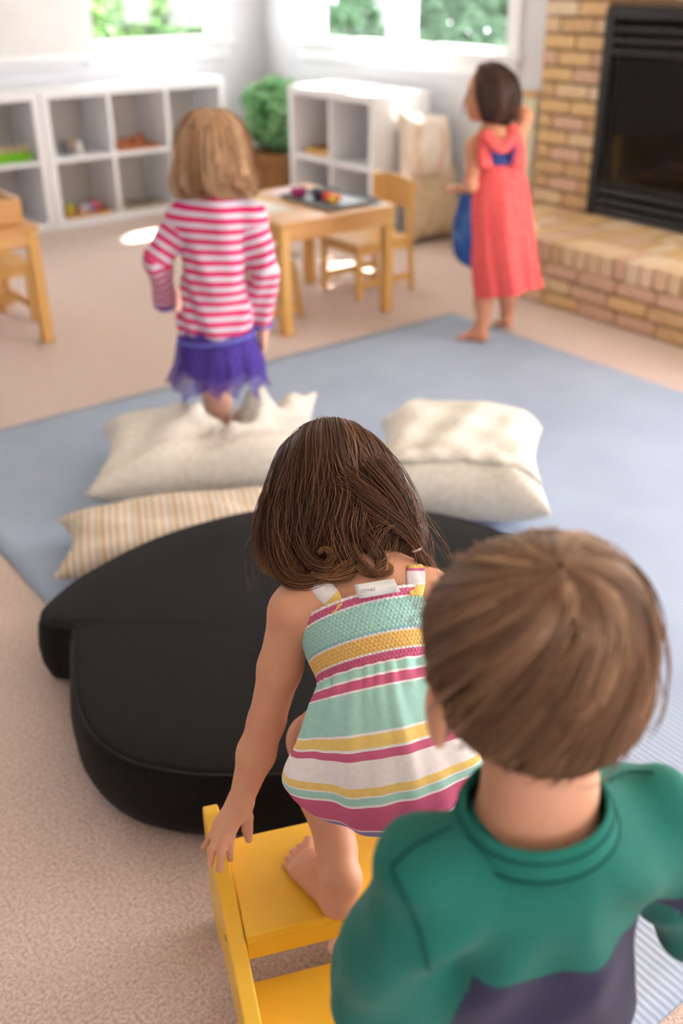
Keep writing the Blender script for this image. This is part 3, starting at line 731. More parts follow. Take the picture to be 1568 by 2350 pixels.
# woven striped pillow
M_WOV = mat('woven_stripes', srgb(222, 206, 186), 0.95, 0.1, srgb(150, 120, 96), 120, 2, 0.7, 260)
def stripes_on(m, stops, scale, coord='X', attr=None):
    """colour bands by local coordinate or by a float attribute; stops: (pos, rgb)"""
    nt = m.node_tree; p = nt.nodes['Principled BSDF']
    if attr:
        a = nt.nodes.new('ShaderNodeAttribute'); a.attribute_name = attr; val = a.outputs['Fac']
    else:
        co = nt.nodes.new('ShaderNodeTexCoord'); sx = nt.nodes.new('ShaderNodeSeparateXYZ'); nt.links.new(co.outputs['Object'], sx.inputs[0]); val = sx.outputs[coord]
    if scale != 1:
        mu = nt.nodes.new('ShaderNodeMath'); mu.operation = 'MULTIPLY'; mu.inputs[1].default_value = scale; nt.links.new(val, mu.inputs[0])
        fr = nt.nodes.new('ShaderNodeMath'); fr.operation = 'FRACT'; nt.links.new(mu.outputs[0], fr.inputs[0]); val = fr.outputs[0]
    r = nt.nodes.new('ShaderNodeValToRGB'); r.color_ramp.interpolation = 'CONSTANT'
    el = r.color_ramp.elements
    el[0].position = stops[0][0]; el[0].color = srgb(*stops[0][1])
    el[1].position = stops[1][0]; el[1].color = srgb(*stops[1][1])
    for pos, c in stops[2:]:
        e = el.new(pos); e.color = srgb(*c)
    nt.links.new(val, r.inputs['Fac'])
    mx = nt.nodes.new('ShaderNodeMix'); mx.data_type = 'RGBA'; mx.blend_type = 'MULTIPLY'; mx.inputs[0].default_value = 1.0
    n = nt.nodes.new('ShaderNodeTexNoise'); n.inputs['Scale'].default_value = 180
    rr = nt.nodes.new('ShaderNodeValToRGB'); rr.color_ramp.elements[0].color = (.88, .88, .88, 1); rr.color_ramp.elements[1].position = .6
    co2 = nt.nodes.new('ShaderNodeTexCoord'); nt.links.new(co2.outputs['Object'], n.inputs['Vector'])
    nt.links.new(n.outputs['Fac'], rr.inputs['Fac']); nt.links.new(r.outputs['Color'], mx.inputs[6]); nt.links.new(rr.outputs['Color'], mx.inputs[7])
    nt.links.new(mx.outputs[2], p.inputs['Base Color'])
    return m
stripes_on(M_WOV, [(0, (226, 212, 194)), (.14, (206, 180, 152)), (.22, (230, 218, 200)), (.38, (208, 164, 140)), (.43, (232, 220, 204)), (.56, (200, 192, 182)), (.62, (222, 204, 180)), (.76, (198, 168, 138)), (.84, (234, 222, 206)), (.94, (186, 168, 152))], 11.0)
pillow('woven_pillow', 'woven lumbar pillow with cream and rust stripes squeezed behind the black cushion', (-0.405, 2.235, 0.075), 0.66, 0.30, 0.15, math.radians(12), 11, M_WOV, None, 0.003)

# yellow step stool
M_YEL = mat('yellow_paint', srgb(250, 198, 62), 0.4, 0.4, srgb(246, 190, 50), 5, 3, 0.05, 30, coat=0.1)
SY = math.radians(15.5); SN = at_z(565, 2150, 0.20)
stool = thing('step_stool', 'yellow painted two step stool under the climbing girl', 'step stool', (SN[0], SN[1], MZ), SY)
SW = 0.37
TZ, LZ = 0.20 - MZ, 0.105 - MZ
prof = [(0.205, 0.0), (0.215, 0.06), (0.214, 0.225), (0.208, 0.240), (0.196, 0.248), (0.182, 0.249), (0.165, 0.243), (0.12, 0.222), (0.06, 0.203), (0.0, 0.186), (-0.06, 0.168), (-0.12, 0.147), (-0.16, 0.128), (-0.178, 0.112), (-0.184, 0.09), (-0.18, 0.0), (-0.13, 0.0), (-0.10, 0.03), (-0.03, 0.045), (0.06, 0.045), (0.13, 0.03), (0.16, 0.0)]
def side_panel(x0, x1):
    n = len(prof); vs = [(x0, y, z) for y, z in prof] + [(x1, y, z) for y, z in prof]
    fs = [tuple(range(n)), tuple(range(n, 2 * n))[::-1]] + [(i, n + i, n + (i + 1) % n, (i + 1) % n) for i in range(n)]
    return MB().add(vs, fs).build('side_panel', M_YEL, stool, False, 0.003)
side_panel(-0.024, -0.001); side_panel(SW + 0.001, SW + 0.024)
MB().cbox(0, SW, 0.0, 0.178, TZ - 0.016, TZ, 0.002).build('upper_tread', M_YEL, stool)
MB().cbox(0, SW, 0.002, 0.018, TZ - 0.052, TZ - 0.016, 0.002).build('riser_board', M_YEL, stool)
MB().cbox(0, SW, -0.165, 0.0, LZ - 0.016, LZ, 0.002).build('lower_tread', M_YEL, stool)
MB().cbox(0, SW, -0.163, -0.147, LZ - 0.052, LZ - 0.016, 0.002).build('riser_board', M_YEL, stool)
M_SCREW = mat('screw_cap', srgb(214, 156, 40), 0.5, 0.3, srgb(190, 136, 36), 20)
for y, z in ((0.03, TZ - .03), (0.15, TZ - 0.008), (-0.15, LZ - 0.03), (0.16, TZ + .012)):
    mb = MB(); mb.tube([(-0.0255, y, z), (-0.0235, y, z)], 0.0045, 10); mb.build('screw', M_SCREW, stool)
# ================================================================== tools for the children
CR, CU, CB = CAM_R[0].copy(), -CAM_R[1], -CAM_R[2]      # right, up and back seen by the photographer, as world vectors

def unit(v): v = np.asarray(v, float); return v / np.linalg.norm(v)
def frame(up, fwd):
    """head or body frame: columns right, forward, up"""
    up = unit(up); fwd = np.asarray(fwd, float); fwd = unit(fwd - up * (fwd @ up)); return np.stack([np.cross(fwd, up), fwd, up], 1)
def reach(px, py, P, L, far=True):
    """point on the line of sight at distance L from the joint P"""
    d = ray(px, py); q = CAM_C - np.asarray(P); a = d @ d; b = 2 * d @ q; c = q @ q - L * L; D = max(0.0, b * b - 4 * a * c)
    t = (-b + (1 if far else -1) * math.sqrt(D)) / (2 * a); return CAM_C + d * t

class Body:
    """one continuous skin grown round capsules and ellipsoids (smooth union, dual mesh)"""
    def __init__(self): self.p = []
    def cap(self, a, b, ra, rb=None, k=0.012):
        self.p.append(('c', np.asarray(a, float), np.asarray(b, float), ra, ra if rb is None else rb, k)); return self
    def chain(self, pts, rad, k=0.012):
        for i in range(len(pts) - 1): self.cap(pts[i], pts[i + 1], rad[i], rad[i + 1], k)
        return self
    def ell(self, c, r, rot=None, k=0.012):
        self.p.append(('e', np.asarray(c, float), np.asarray(r, float), np.eye(3) if rot is None else np.asarray(rot), None, k)); return self
    def field(self, h, pad=0.0, extra=None):
        lo, hi = np.full(3, 9e9), np.full(3, -9e9)
        for t in self.p:
            if t[0] == 'c':
                r = max(t[3], t[4]); pts = np.stack([t[1], t[2]]); l, u = pts.min(0) - r, pts.max(0) + r
            else: l, u = t[1] - t[2].max(), t[1] + t[2].max()
            lo = np.minimum(lo, l); hi = np.maximum(hi, u)
        lo -= pad + 3 * h; hi += pad + 3 * h
        n = np.ceil((hi - lo) / h).astype(int) + 1
        ax = [(lo[i] + h * np.arange(n[i])).astype(np.float32) for i in range(3)]
        F = np.full(n, 0.06, np.float32)
        for t in self.p:
            k = t[5]
            if t[0] == 'c':
                r = max(t[3], t[4]); pts = np.stack([t[1], t[2]]); l, u = pts.min(0) - r, pts.max(0) + r
            else: l, u = t[1] - t[2].max(), t[1] + t[2].max()
            m = k + pad + 4 * h + 0.01
            i0 = np.clip(((l - m - lo) / h).astype(int), 0, n - 1); i1 = np.clip(((u + m - lo) / h).astype(int) + 2, 1, n)
            sl = tuple(slice(i0[i], i1[i]) for i in range(3))
            X, Y, Z = np.meshgrid(*[ax[i][sl[i]] for i in range(3)], indexing='ij', sparse=True)
            if t[0] == 'c':
                a, b = t[1], t[2]; ab = b - a; L2 = max(ab @ ab, 1e-12)
                s = np.clip(((X - a[0]) * ab[0] + (Y - a[1]) * ab[1] + (Z - a[2]) * ab[2]) / L2, 0, 1)
                d = np.sqrt((X - a[0] - s * ab[0]) ** 2 + (Y - a[1] - s * ab[1]) ** 2 + (Z - a[2] - s * ab[2]) ** 2) - (t[3] + (t[4] - t[3]) * s)
            else:
                c, r, R = t[1], t[2], t[3]
                q = [((X - c[0]) * R[0, i] + (Y - c[1]) * R[1, i] + (Z - c[2]) * R[2, i]) / r[i] for i in range(3)]
                k0 = np.sqrt(q[0] ** 2 + q[1] ** 2 + q[2] ** 2) + 1e-9
                k1 = np.sqrt((q[0] / r[0]) ** 2 + (q[1] / r[1]) ** 2 + (q[2] / r[2]) ** 2) + 1e-9
                d = k0 * (k0 - 1) / k1
            f = F[sl]
            hh = np.maximum(k - np.abs(f - d), 0) / k
            F[sl] = np.minimum(f, d) - hh * hh * k * 0.25
        return F, lo, ax
    def mesh(self, name, h=0.004, offset=0.0, cut=None, warp=None, relax=2):
        F, lo, ax = self.field(h, offset + 0.006)
        F = F - offset
        X = np.meshgrid(*ax, indexing='ij', sparse=True)
        if warp is not None: F = F + warp(*X).astype(np.float32)
        if cut is not None: F = np.maximum(F, cut(*X).astype(np.float32))
        V, Q = surface_nets(F, lo, h)
        for _ in range(relax):      # even the dual mesh out
            S = np.zeros_like(V); W = np.zeros(len(V))
            for a, b in ((0, 1), (1, 2), (2, 3), (3, 0)):
                np.add.at(S, Q[:, a], V[Q[:, b]]); np.add.at(W, Q[:, a], 1)
                np.add.at(S, Q[:, b], V[Q[:, a]]); np.add.at(W, Q[:, b], 1)
            V = 0.5 * V + 0.5 * S / np.maximum(W, 1)[:, None]
        return V, Q

def surface_nets(F, lo, h):
    S = F < 0; n = np.array(F.shape)
    c = [S[i:n[0] - 1 + i, j:n[1] - 1 + j, k:n[2] - 1 + k] for i in (0, 1) for j in (0, 1) for k in (0, 1)]
    anyS = c[0].copy(); allS = c[0].copy()
    for x in c[1:]: anyS |= x; allS &= x
    act = anyS & ~allS; I = np.argwhere(act)
    idx = np.full(act.shape, -1, np.int32); idx[act] = np.arange(len(I))
    corners = [(i, j, k) for i in (0, 1) for j in (0, 1) for k in (0, 1)]
    val = np.stack([F[I[:, 0] + i, I[:, 1] + j, I[:, 2] + k] for i, j, k in corners], 1)
    acc = np.zeros((len(I), 3)); cnt = np.zeros(len(I))
    for a in range(8):
        for b in range(a + 1, 8):
            ca, cb = np.array(corners[a]), np.array(corners[b])
            if np.abs(ca - cb).sum() != 1: continue
            m = (val[:, a] < 0) != (val[:, b] < 0)
            t = val[m, a] / (val[m, a] - val[m, b])
            acc[m] += ca + (cb - ca) * t[:, None]; cnt[m] += 1
    V = lo + h * (I + acc / np.maximum(cnt, 1)[:, None])
    Q = []
    for d in range(3):
        e1, e2 = (d + 1) % 3, (d + 2) % 3
        sl0 = [slice(1, -1)] * 3; sl0[d] = slice(0, -1); sl1 = [slice(1, -1)] * 3; sl1[d] = slice(1, None)
        A, B = S[tuple(sl0)], S[tuple(sl1)]
        for m, flip in ((A & ~B, False), (~A & B, True)):
            J = np.argwhere(m)
            if not len(J): continue
            J = J.copy(); 
            for e in range(3):
                if e != d: J[:, e] += 1
            def cell(o1, o2):
                K = J.copy(); K[:, e1] -= o1; K[:, e2] -= o2; return idx[K[:, 0], K[:, 1], K[:, 2]]
            q = np.stack([cell(0, 0), cell(1, 0), cell(1, 1), cell(0, 1)], 1)
            Q.append(q[:, ::-1] if flip else q)
    Q = np.concatenate(Q); Q = Q[(Q >= 0).all(1)]
    return V, Q

def np_obj(name, V, Q, m, parent=None, attrs=None, smooth=True):
    me = bpy.data.meshes.new(name)
    V = np.asarray(V, np.float32); Q = np.asarray(Q, np.int32)
    nv, nf, k = len(V), len(Q), Q.shape[1]
    me.vertices.add(nv); me.vertices.foreach_set('co', V.ravel())
    me.loops.add(nf * k); me.loops.foreach_set('vertex_index', Q.ravel())
    me.polygons.add(nf); me.polygons.foreach_set('loop_start', np.arange(0, nf * k, k, dtype=np.int32)); 
    me.update(calc_edges=True)
    for nme, arr in (attrs or {}).items():
        a = me.attributes.new(nme, 'FLOAT', 'POINT'); a.data.foreach_set('value', np.asarray(arr, np.float32))
    return put(name, me, m, parent, smooth)

def rings_eval(rings, nv):
    """rings: rows (centre3, X3, Y3, s); Catmull-Rom along the rows -> nv rows"""
    R = np.array([np.concatenate([r[0], r[1], r[2], [r[3]]]) for r in rings], float)
    N = len(R); t = np.linspace(0, N - 1, nv); out = []
    for x in t:
        i = min(int(x), N - 2); f = x - i
        p = [R[min(max(i + q, 0), N - 1)] for q in (-1, 0, 1, 2)]
        out.append(0.5 * (2 * p[1] + (-p[0] + p[2]) * f + (2 * p[0] - 5 * p[1] + 4 * p[2] - p[3]) * f * f + (-p[0] + 3 * p[1] - 3 * p[2] + p[3]) * f ** 3))
    return np.array(out)
def ring_px(px, py, d, rx, ry, beta, gamma, s):
    """a ring round the body centred on a sight line; beta rolls it, gamma tips its near side up"""
    b, g = math.radians(beta), math.radians(gamma)
    X = CR * math.cos(b) + CU * math.sin(b); U = -CR * math.sin(b) + CU * math.cos(b)
    Y = CB * math.cos(g) + U * math.sin(g)
    return (at_d(px, py, d), X * rx, Y * ry, s)
def loft(rings, nv, nt, disp=None, th0=-math.pi, th1=math.pi, power=2.0):
    """skin through rings; disp(theta, v) scales the radius; theta 0 = near side"""
    E = rings_eval(rings, nv); closed = abs(th1 - th0) > 6.28
    th = np.linspace(th0, th1, nt, endpoint=not closed)
    v = np.linspace(0, 1, nv)
    TH, VV = np.meshgrid(th, v)
    f = 1.0 + (disp(TH, VV) if disp else 0 * TH)
    sx, cy = np.sin(TH), np.cos(TH)
    if power != 2.0:
        q = (np.abs(sx) ** power + np.abs(cy) ** power) ** (-1 / power); sx, cy = sx * q, cy * q
    P = E[:, None, 0:3] + (f * sx)[..., None] * E[:, None, 3:6] + (f * cy)[..., None] * E[:, None, 6:9]
    S = np.repeat(E[:, 9:10], nt, 1)
    V = P.reshape(-1, 3); Q = []
    for i in range(nv - 1):
        k = np.arange(nt if closed else nt - 1); k2 = (k + 1) % nt
        Q.append(np.stack([i * nt + k, i * nt + k2, (i + 1) * nt + k2, (i + 1) * nt + k], 1))
    return V, np.concatenate(Q), S.ravel(), TH.ravel(), VV.ravel()

def strands_mesh(paths, rad, tone):
    """paths (N, M, 3) -> thin three sided tubes; returns V, Q, tone, along"""
    N, M, _ = paths.shape
    T = np.gradient(paths, axis=1); T /= np.linalg.norm(T, axis=2, keepdims=True) + 1e-9
    ref = np.array([0.31, 0.52, 0.79]); A = np.cross(T, ref); A /= np.linalg.norm(A, axis=2, keepdims=True) + 1e-9; B_ = np.cross(T, A)
    al = np.linspace(0, 1, M); prof = np.clip(1.15 - al ** 3, 0.15, 1)
    r = (np.asarray(rad).reshape(-1, 1) if np.ndim(rad) else np.full((N, 1), rad)) * prof
    V = np.stack([paths + (A * math.cos(a) + B_ * math.sin(a)) * r[..., None] for a in (0, 2.094, 4.189)], 2)   # N M 3 3
    ids = np.arange(N * M * 3).reshape(N, M, 3); Q = []
    for k in range(3):
        k2 = (k + 1) % 3; Q.append(np.stack([ids[:, :-1, k], ids[:, :-1, k2], ids[:, 1:, k2], ids[:, 1:, k]], -1).reshape(-1, 4))
    return V.reshape(-1, 3), np.concatenate(Q), np.repeat(np.asarray(tone), M * 3), np.tile(np.repeat(al, 3), N)

def hair_loft(name, rings, m, parent, n=1500, M=16, th=(-2.6, 2.6), v0=(0.0, 0.35), vlen=(0.5, 1.0), lift=(0.98, 1.07), wave=0.004, wfreq=2.0, rad=0.0006, clump=60,
              curl=0.0, seed=1, cap_scale=0.965, swirl=0.0, flare=0.0, vend=1.0, tone_bias=None, cap_th=None, flyaway=0.06, skip_cap=False, vend_f=None):
    r = np.random.default_rng(seed)
    Vs, Qs, tn, al = [], [], [], []; base = 0
    if not skip_cap:
        a, b = cap_th or th
        V, Q, S, TH, VV = loft([(c, X * cap_scale, Y * cap_scale, s) for c, X, Y, s in rings], 40, 72, (lambda t, v: 0.010 * np.sin(31 * t + 4 * v) + 0.006 * np.sin(57 * t + 2)), a, b)
        if vend_f is not None: Q = Q[VV[Q[:, 2]] < vend_f(TH[Q[:, 2]]) - .05]
        Vs.append(V); Qs.append(Q); tn.append(0.25 + 0.25 * np.sin(31 * TH + 4 * VV) ** 2 * 0.6); al.append(VV * 0.8); base = len(V)
    E = rings_eval(rings, 200)
    ct = r.uniform(th[0], th[1], clump); clt = r.uniform(0, 1, clump); cph = r.uniform(0, 6.28, clump); cv = r.uniform(v0[0], v0[1], clump); cl = r.uniform(vlen[0], vlen[1], clump); cr_ = r.uniform(lift[0], lift[1], clump)
    k = r.integers(0, clump, n)
    t0 = ct[k] + r.normal(0, 0.09, n); v_0 = np.clip(cv[k] + r.normal(0, 0.02, n), 0, 1); L = np.clip(cl[k] + r.normal(0, 0.05, n), 0.1, 1)
    u = np.linspace(0, 1, M)[None, :]
    ve = vend if vend_f is None else vend_f(t0) + r.normal(0, .025, n)
    v = np.clip(v_0[:, None] + (np.maximum(np.minimum(v_0 + L, ve), v_0 + .05) - v_0)[:, None] * u, 0, 1)
    lf = cr_[k][:, None] + r.normal(0, 0.012, (n, 1)) + flare * u ** 3 * r.random((n, 1))
    if flyaway:
        fz = (r.random(n) < flyaway); lf = lf + fz[:, None] * r.uniform(0.0, 0.16, (n, 1)) * np.sin(u * 2.4)
    tt = t0[:, None] + swirl * (1 - v) ** 1.5 + 0.10 * (t0 - ct[k])[:, None] * 0 + wave * 12 * np.sin(wfreq * 6.28 * v + cph[k][:, None]) * v
    ii = np.clip(v * 199, 0, 199); i0 = np.minimum(ii.astype(int), 198); fr = (ii - i0)[..., None]
    e = E[i0] * (1 - fr) + E[i0 + 1] * fr
    P = e[..., 0:3] + (lf * np.sin(tt))[..., None] * e[..., 3:6] + (lf * np.cos(tt))[..., None] * e[..., 6:9]
    if curl:
        amp = curl * np.clip((v - 0.6) / 0.4, 0, 1) ** 1.5; a = cph[k][:, None] + 14 * v
        X = e[..., 3:6] / (np.linalg.norm(e[..., 3:6], axis=2, keepdims=True) + 1e-9); Y = e[..., 6:9] / (np.linalg.norm(e[..., 6:9], axis=2, keepdims=True) + 1e-9)
        P = P + X * (amp * np.sin(a))[..., None] + Y * (amp * np.cos(a))[..., None]
    tone = np.clip(clt[k] * 0.7 + 0.3 * r.random(n), 0, 1)
    V, Q, t_, a_ = strands_mesh(P, rad * r.uniform(0.7, 1.4, n), tone)
    Vs.append(V); Qs.append(Q + base); tn.append(t_); al.append(np.repeat(v.reshape(-1), 3))
    return np_obj(name, np.concatenate(Vs), np.concatenate(Qs), m, parent, {'tone': np.concatenate(tn), 'along': np.concatenate(al)})

def lock(pts, n, spread, rad, seed, M=26, twist=0.0):
    """strands bundled round a curve; spread: radius of the bundle along it"""
    r = np.random.default_rng(seed); P = catmull(np.array(pts, float), 10, False); t = np.linspace(0, 1, len(P))
    P = np.stack([np.interp(np.linspace(0, 1, M), t, P[:, i]) for i in range(3)], 1)
    T = np.gradient(P, axis=0); T /= np.linalg.norm(T, axis=1)[:, None]; A = np.cross(T, [.2, .5, .84]); A /= np.linalg.norm(A, axis=1)[:, None]; B_ = np.cross(T, A)
    sp = np.interp(np.linspace(0, 1, M), np.linspace(0, 1, len(spread)), spread)
    a = r.uniform(0, 6.28, n)[:, None] + twist * np.linspace(0, 1, M)[None]; q = np.sqrt(r.random(n))[:, None] + .25 * np.sin(r.uniform(0, 6, (n, 1)) + np.linspace(0, 5, M)[None])
    return P[None] + (q * sp * np.cos(a))[..., None] * A[None] + (q * sp * np.sin(a))[..., None] * B_[None]
def locks_obj(name, groups, m, parent, seed=3):
    r = np.random.default_rng(seed); Vs, Qs, tn, al = [], [], [], []; base = 0
    for paths, rad, tone, tip in groups:
        n = len(paths); V, Q, t_, a_ = strands_mesh(paths, rad * r.uniform(.7, 1.3, n), np.clip(tone + r.normal(0, .2, n), 0, 1))
        Vs.append(V); Qs.append(Q + base); base += len(V); tn.append(t_); al.append(tip[0] + (tip[1] - tip[0]) * a_)
    return np_obj(name, np.concatenate(Vs), np.concatenate(Qs), m, parent, {'tone': np.concatenate(tn), 'along': np.concatenate(al)})

def hair_mat(name, dark, mid, light, tip=None):
    m = mat(name, srgb(*mid), 0.42, 0.35)
    nt = m.node_tree; p = nt.nodes['Principled BSDF']
    a = nt.nodes.new('ShaderNodeAttribute'); a.attribute_name = 'tone'
    r = nt.nodes.new('ShaderNodeValToRGB'); r.color_ramp.elements[0].color = srgb(*dark); r.color_ramp.elements[1].color = srgb(*light)
    e = r.color_ramp.elements.new(0.55); e.color = srgb(*mid)
    nt.links.new(a.outputs['Fac'], r.inputs['Fac']); out = r.outputs['Color']
    if tip:
        b = nt.nodes.new('ShaderNodeAttribute'); b.attribute_name = 'along'
        q = nt.nodes.new('ShaderNodeMapRange'); q.inputs['From Min'].default_value = 0.72; q.inputs['From Max'].default_value = 1.0; q.inputs['To Max'].default_value = 0.75
        nt.links.new(b.outputs['Fac'], q.inputs['Value'])
        mx = nt.nodes.new('ShaderNodeMix'); mx.data_type = 'RGBA'; mx.inputs[7].default_value = srgb(*tip)
        nt.links.new(q.outputs[0], mx.inputs[0]); nt.links.new(out, mx.inputs[6]); out = mx.outputs[2]
    nt.links.new(out, p.inputs['Base Color']); return m
M_SKIN = mat('skin', srgb(222, 168, 138), 0.5, 0.3, srgb(212, 152, 122), 14, 4, sss=0.12)
M_SKIN2 = mat('fair_skin', srgb(238, 190, 168), 0.5, 0.3, srgb(230, 174, 152), 14, 4, sss=0.12)
M_SKIN3 = mat('tanned_skin', srgb(214, 150, 118), 0.5, 0.3, srgb(204, 138, 106), 14, 4, sss=0.12)
M_EYE = mat('eye_white', srgb(240, 238, 234), 0.2, 0.5, srgb(236, 232, 228), 20)
M_IRIS = mat('iris', srgb(70, 48, 34), 0.2, 0.5, srgb(54, 36, 26), 60)
M_LIP = mat('lip', srgb(204, 116, 108), 0.45, 0.3, srgb(196, 106, 100), 30)

def head_prims(b, c, R, s=1.0, ears=True):
    def L(x, y, z): return c + R @ (np.array([x, y, z]) * s)
    b.ell(L(0, -0.010, 0.018), np.array([0.069, 0.082, 0.074]) * s, R, 0.02)
    b.ell(L(0, 0.026, -0.032), np.array([0.055, 0.052, 0.060]) * s, R, 0.03)
    b.ell(L(0, 0.052, -0.076), np.array([0.022, 0.020, 0.016]) * s, R, 0.03)
    for q in (-1, 1):
        b.ell(L(q * 0.034, 0.046, -0.036), np.array([0.026, 0.026, 0.026]) * s, R, 0.02)
        if ears:
            b.ell(L(q * 0.071, -0.006, -0.018), np.array([0.008, 0.019, 0.028]) * s, R, 0.008)
            b.ell(L(q * 0.075, -0.012, -0.014), np.array([0.005, 0.017, 0.024]) * s, R, 0.004)
    b.cap(L(0, 0.074, -0.006), L(0, 0.086, -0.028), 0.006 * s, 0.0095 * s, 0.01)
    b.ell(L(0, 0.073, -0.056), np.array([0.017, 0.008, 0.008]) * s, R, 0.008)
    return L
def face_parts(L, R, s, parent):
    for q in (-1, 1):
        o = MB(); n = 8; o.lathe([(0.0105 * s * math.sin(math.pi * i / n) + 1e-5, -0.0105 * s * math.cos(math.pi * i / n)) for i in range(n + 1)], 12)
        e = o.build('eye', M_EYE, parent, True); e.location = L(q * 0.029, 0.0625, -0.004)
        ir = MB(); ir.lathe([(0.0001, .0015), (0.003, .0012), (0.0052, 0.0)], 14); i_ = ir.build('iris', M_IRIS, e, True)
        i_.location = R @ np.array([0, 0.0095 * s, 0]); i_.rotation_euler = Vector(R[:, 1]).to_track_quat('Z', 'Y').to_euler()
    mb = MB(); pts = [L(x, 0.0815 - 8 * x * x, -0.056 + 3 * x * x) for x in np.linspace(-0.017, 0.017, 9)]
    mb.tube(pts, [0.0012 * s, 0.003 * s, 0.0038 * s, 0.0042 * s, 0.0036 * s, 0.0042 * s, 0.0038 * s, 0.003 * s, 0.0012 * s], 8); mb.build('lips', M_LIP, parent, True)
# ================================================================== girl in the striped sundress climbing the stool
g1 = thing('person', 'brown haired girl in a pastel striped sundress climbing on the yellow stool', 'person')
b = Body()
# trunk
N_ = at_d(850, 1318, 1.325); CH_ = at_d(850, 1420, 1.315); MID = at_d(866, 1540, 1.285); PEL = at_d(882, 1690, 1.265)
TR = frame(N_ - PEL, CR * 0 - CB * 1.0)      # right, forward, up of the trunk
xr = CR * math.cos(math.radians(10)) + CU * math.sin(math.radians(10))
TRr = np.stack([xr, np.cross(unit(N_ - PEL), xr), unit(N_ - PEL)], 1)
b.ell(CH_, (0.082, 0.058, 0.07), TRr, 0.02); b.ell(MID, (0.072, 0.058, 0.08), TRr, 0.04); b.ell(PEL, (0.08, 0.064, 0.075), TRr, 0.04)
SHL, SHR = at_d(674, 1408, 1.305), at_d(985, 1376, 1.30)
b.chain([at_d(848, 1325, 1.322), at_d(700, 1374, 1.31)], [0.036, 0.030], 0.03); b.chain([at_d(850, 1322, 1.322), at_d(966, 1350, 1.31)], [0.036, 0.030], 0.03)
b.chain([at_d(790, 1372, 1.315), SHL], [0.036, 0.031], 0.03); b.chain([at_d(900, 1358, 1.315), SHR], [0.036, 0.031], 0.03)
# head and neck
HC = at_d(792, 1165, 1.405)
HR = frame(CU * 0.86 - CB * 0.45 - CR * 0.10, -CB * 0.85 - CU * 0.5 - CR * 0.10)
L1 = head_prims(b, HC, HR, 0.98)
b.chain([HC + HR @ np.array([0, -0.012, -0.045]), at_d(846, 1330, 1.325)], [0.034, 0.036], 0.03)
# left arm reaching down to the stool
EL = reach(612, 1655, SHL, 0.158, True); WR = reach(553, 1838, EL, 0.120, True)
b.chain([SHL, SHL * .5 + EL * .5, EL], [0.032, 0.0285, 0.0245], 0.012)
b.chain([EL, EL * .6 + WR * .4, WR], [0.0245, 0.0255, 0.0165], 0.01)
kn = {'little': (502, 1890), 'ring': (510, 1895), 'middle': (521, 1899), 'index': (534, 1898)}
zk = WR[2] - 0.030
KN = {k: at_z(x, y, zk) for k, (x, y) in kn.items()}
for k in KN: b.cap(WR, KN[k], 0.0135, 0.0088, 0.008)
b.cap(WR, (KN['ring'] + KN['middle']) / 2, 0.0155, 0.010, 0.008)
tips = {'little': [(484, 1921), (467, 1944)], 'ring': [(489, 1944), (482, 1984)], 'middle': [(508, 1954), (504, 1996)], 'index': [(526, 1938), (529, 1971)]}
for k, pl in tips.items():
    r_ = {'little': .0052, 'ring': .0060, 'middle': .0063, 'index': .0062}[k]
    q1 = at_z(*pl[0], zk - 0.012); q2 = at_z(*pl[1], zk - 0.034)
    b.chain([KN[k], q1, q2], [r_ + .0014, r_, r_ * .86], 0.003)
b.chain([WR + (KN['index'] - WR) * .25 + CR * .008, at_z(567, 1876, zk + .0), at_z(568, 1903, zk - .012), at_z(571, 1926, zk - .022)], [0.010, 0.0082, 0.0072, 0.0058], 0.006)
# right arm, stretched forward onto the cushion
ER = SHR + np.array([0.05, 0.10, -0.09]); WRr = ER + np.array([-0.01, 0.09, -0.07])
b.chain([SHR, (SHR + ER) / 2, ER], [0.032, 0.028, 0.024], 0.012); b.chain([ER, WRr], [0.024, 0.016], 0.01)
hd = unit(np.array([0.05, 0.9, -0.35])); sd = np.array([1.0, -0.05, 0.0])
for i, o_ in enumerate((-0.021, -0.007, 0.007, 0.021)):
    k0 = WRr + hd * 0.045 + sd * o_; b.cap(WRr, k0, 0.013, 0.009, 0.008); ln = (0.036, 0.044, 0.042, 0.032)[i]
    b.chain([k0, k0 + hd * ln * .5 + np.array([0, 0, -.003]), k0 + hd * ln + np.array([0, 0, -.012])], [.0072, .0064, .0054], .003)
b.chain([WRr + hd * .01 - sd * .01, WRr + hd * .03 - sd * .03, WRr + hd * .045 - sd * .036], [.010, .0076, .006], .005)
# left leg on the upper tread
TRZ = 0.20
AN = at_z(787, 2018, TRZ + 0.052)
KNEE = reach(722, 1700, AN, 0.205, True); HIPL = at_d(812, 1700, 1.265); HIPR = at_d(945, 1690, 1.265)
b.chain([HIPL, (HIPL + KNEE) / 2, KNEE], [0.056, 0.050, 0.040], 0.02)
CALF = KNEE * .62 + AN * .38 + CB * .007
b.chain([KNEE, CALF, AN * .8 + KNEE * .2, AN], [0.038, 0.0365, 0.0265, 0.0225], 0.014)
HEEL = at_z(776, 2066, TRZ + 0.021)
b.ell(HEEL, (0.023, 0.024, 0.021), None, 0.014); b.cap(AN, HEEL, 0.0225, 0.021, 0.012)
B1_, B5_ = at_z(710, 1968, TRZ + 0.013), at_z(678, 2000, TRZ + 0.010)
MIDF = at_z(740, 2012, TRZ + .026)
b.chain([AN, MIDF, (B1_ + B5_) / 2], [0.022, 0.0215, 0.013], 0.016); b.chain([HEEL, B5_], [0.019, 0.011], 0.012); b.chain([HEEL, B1_], [0.018, 0.014], 0.012)
toes = [((706, 1955), (708, 1930), .0088), ((692, 1966), (687, 1944), .0062), ((681, 1974), (672, 1955), .0058), ((672, 1984), (660, 1970), .0055), ((667, 1995), (653, 1987), .0050)]
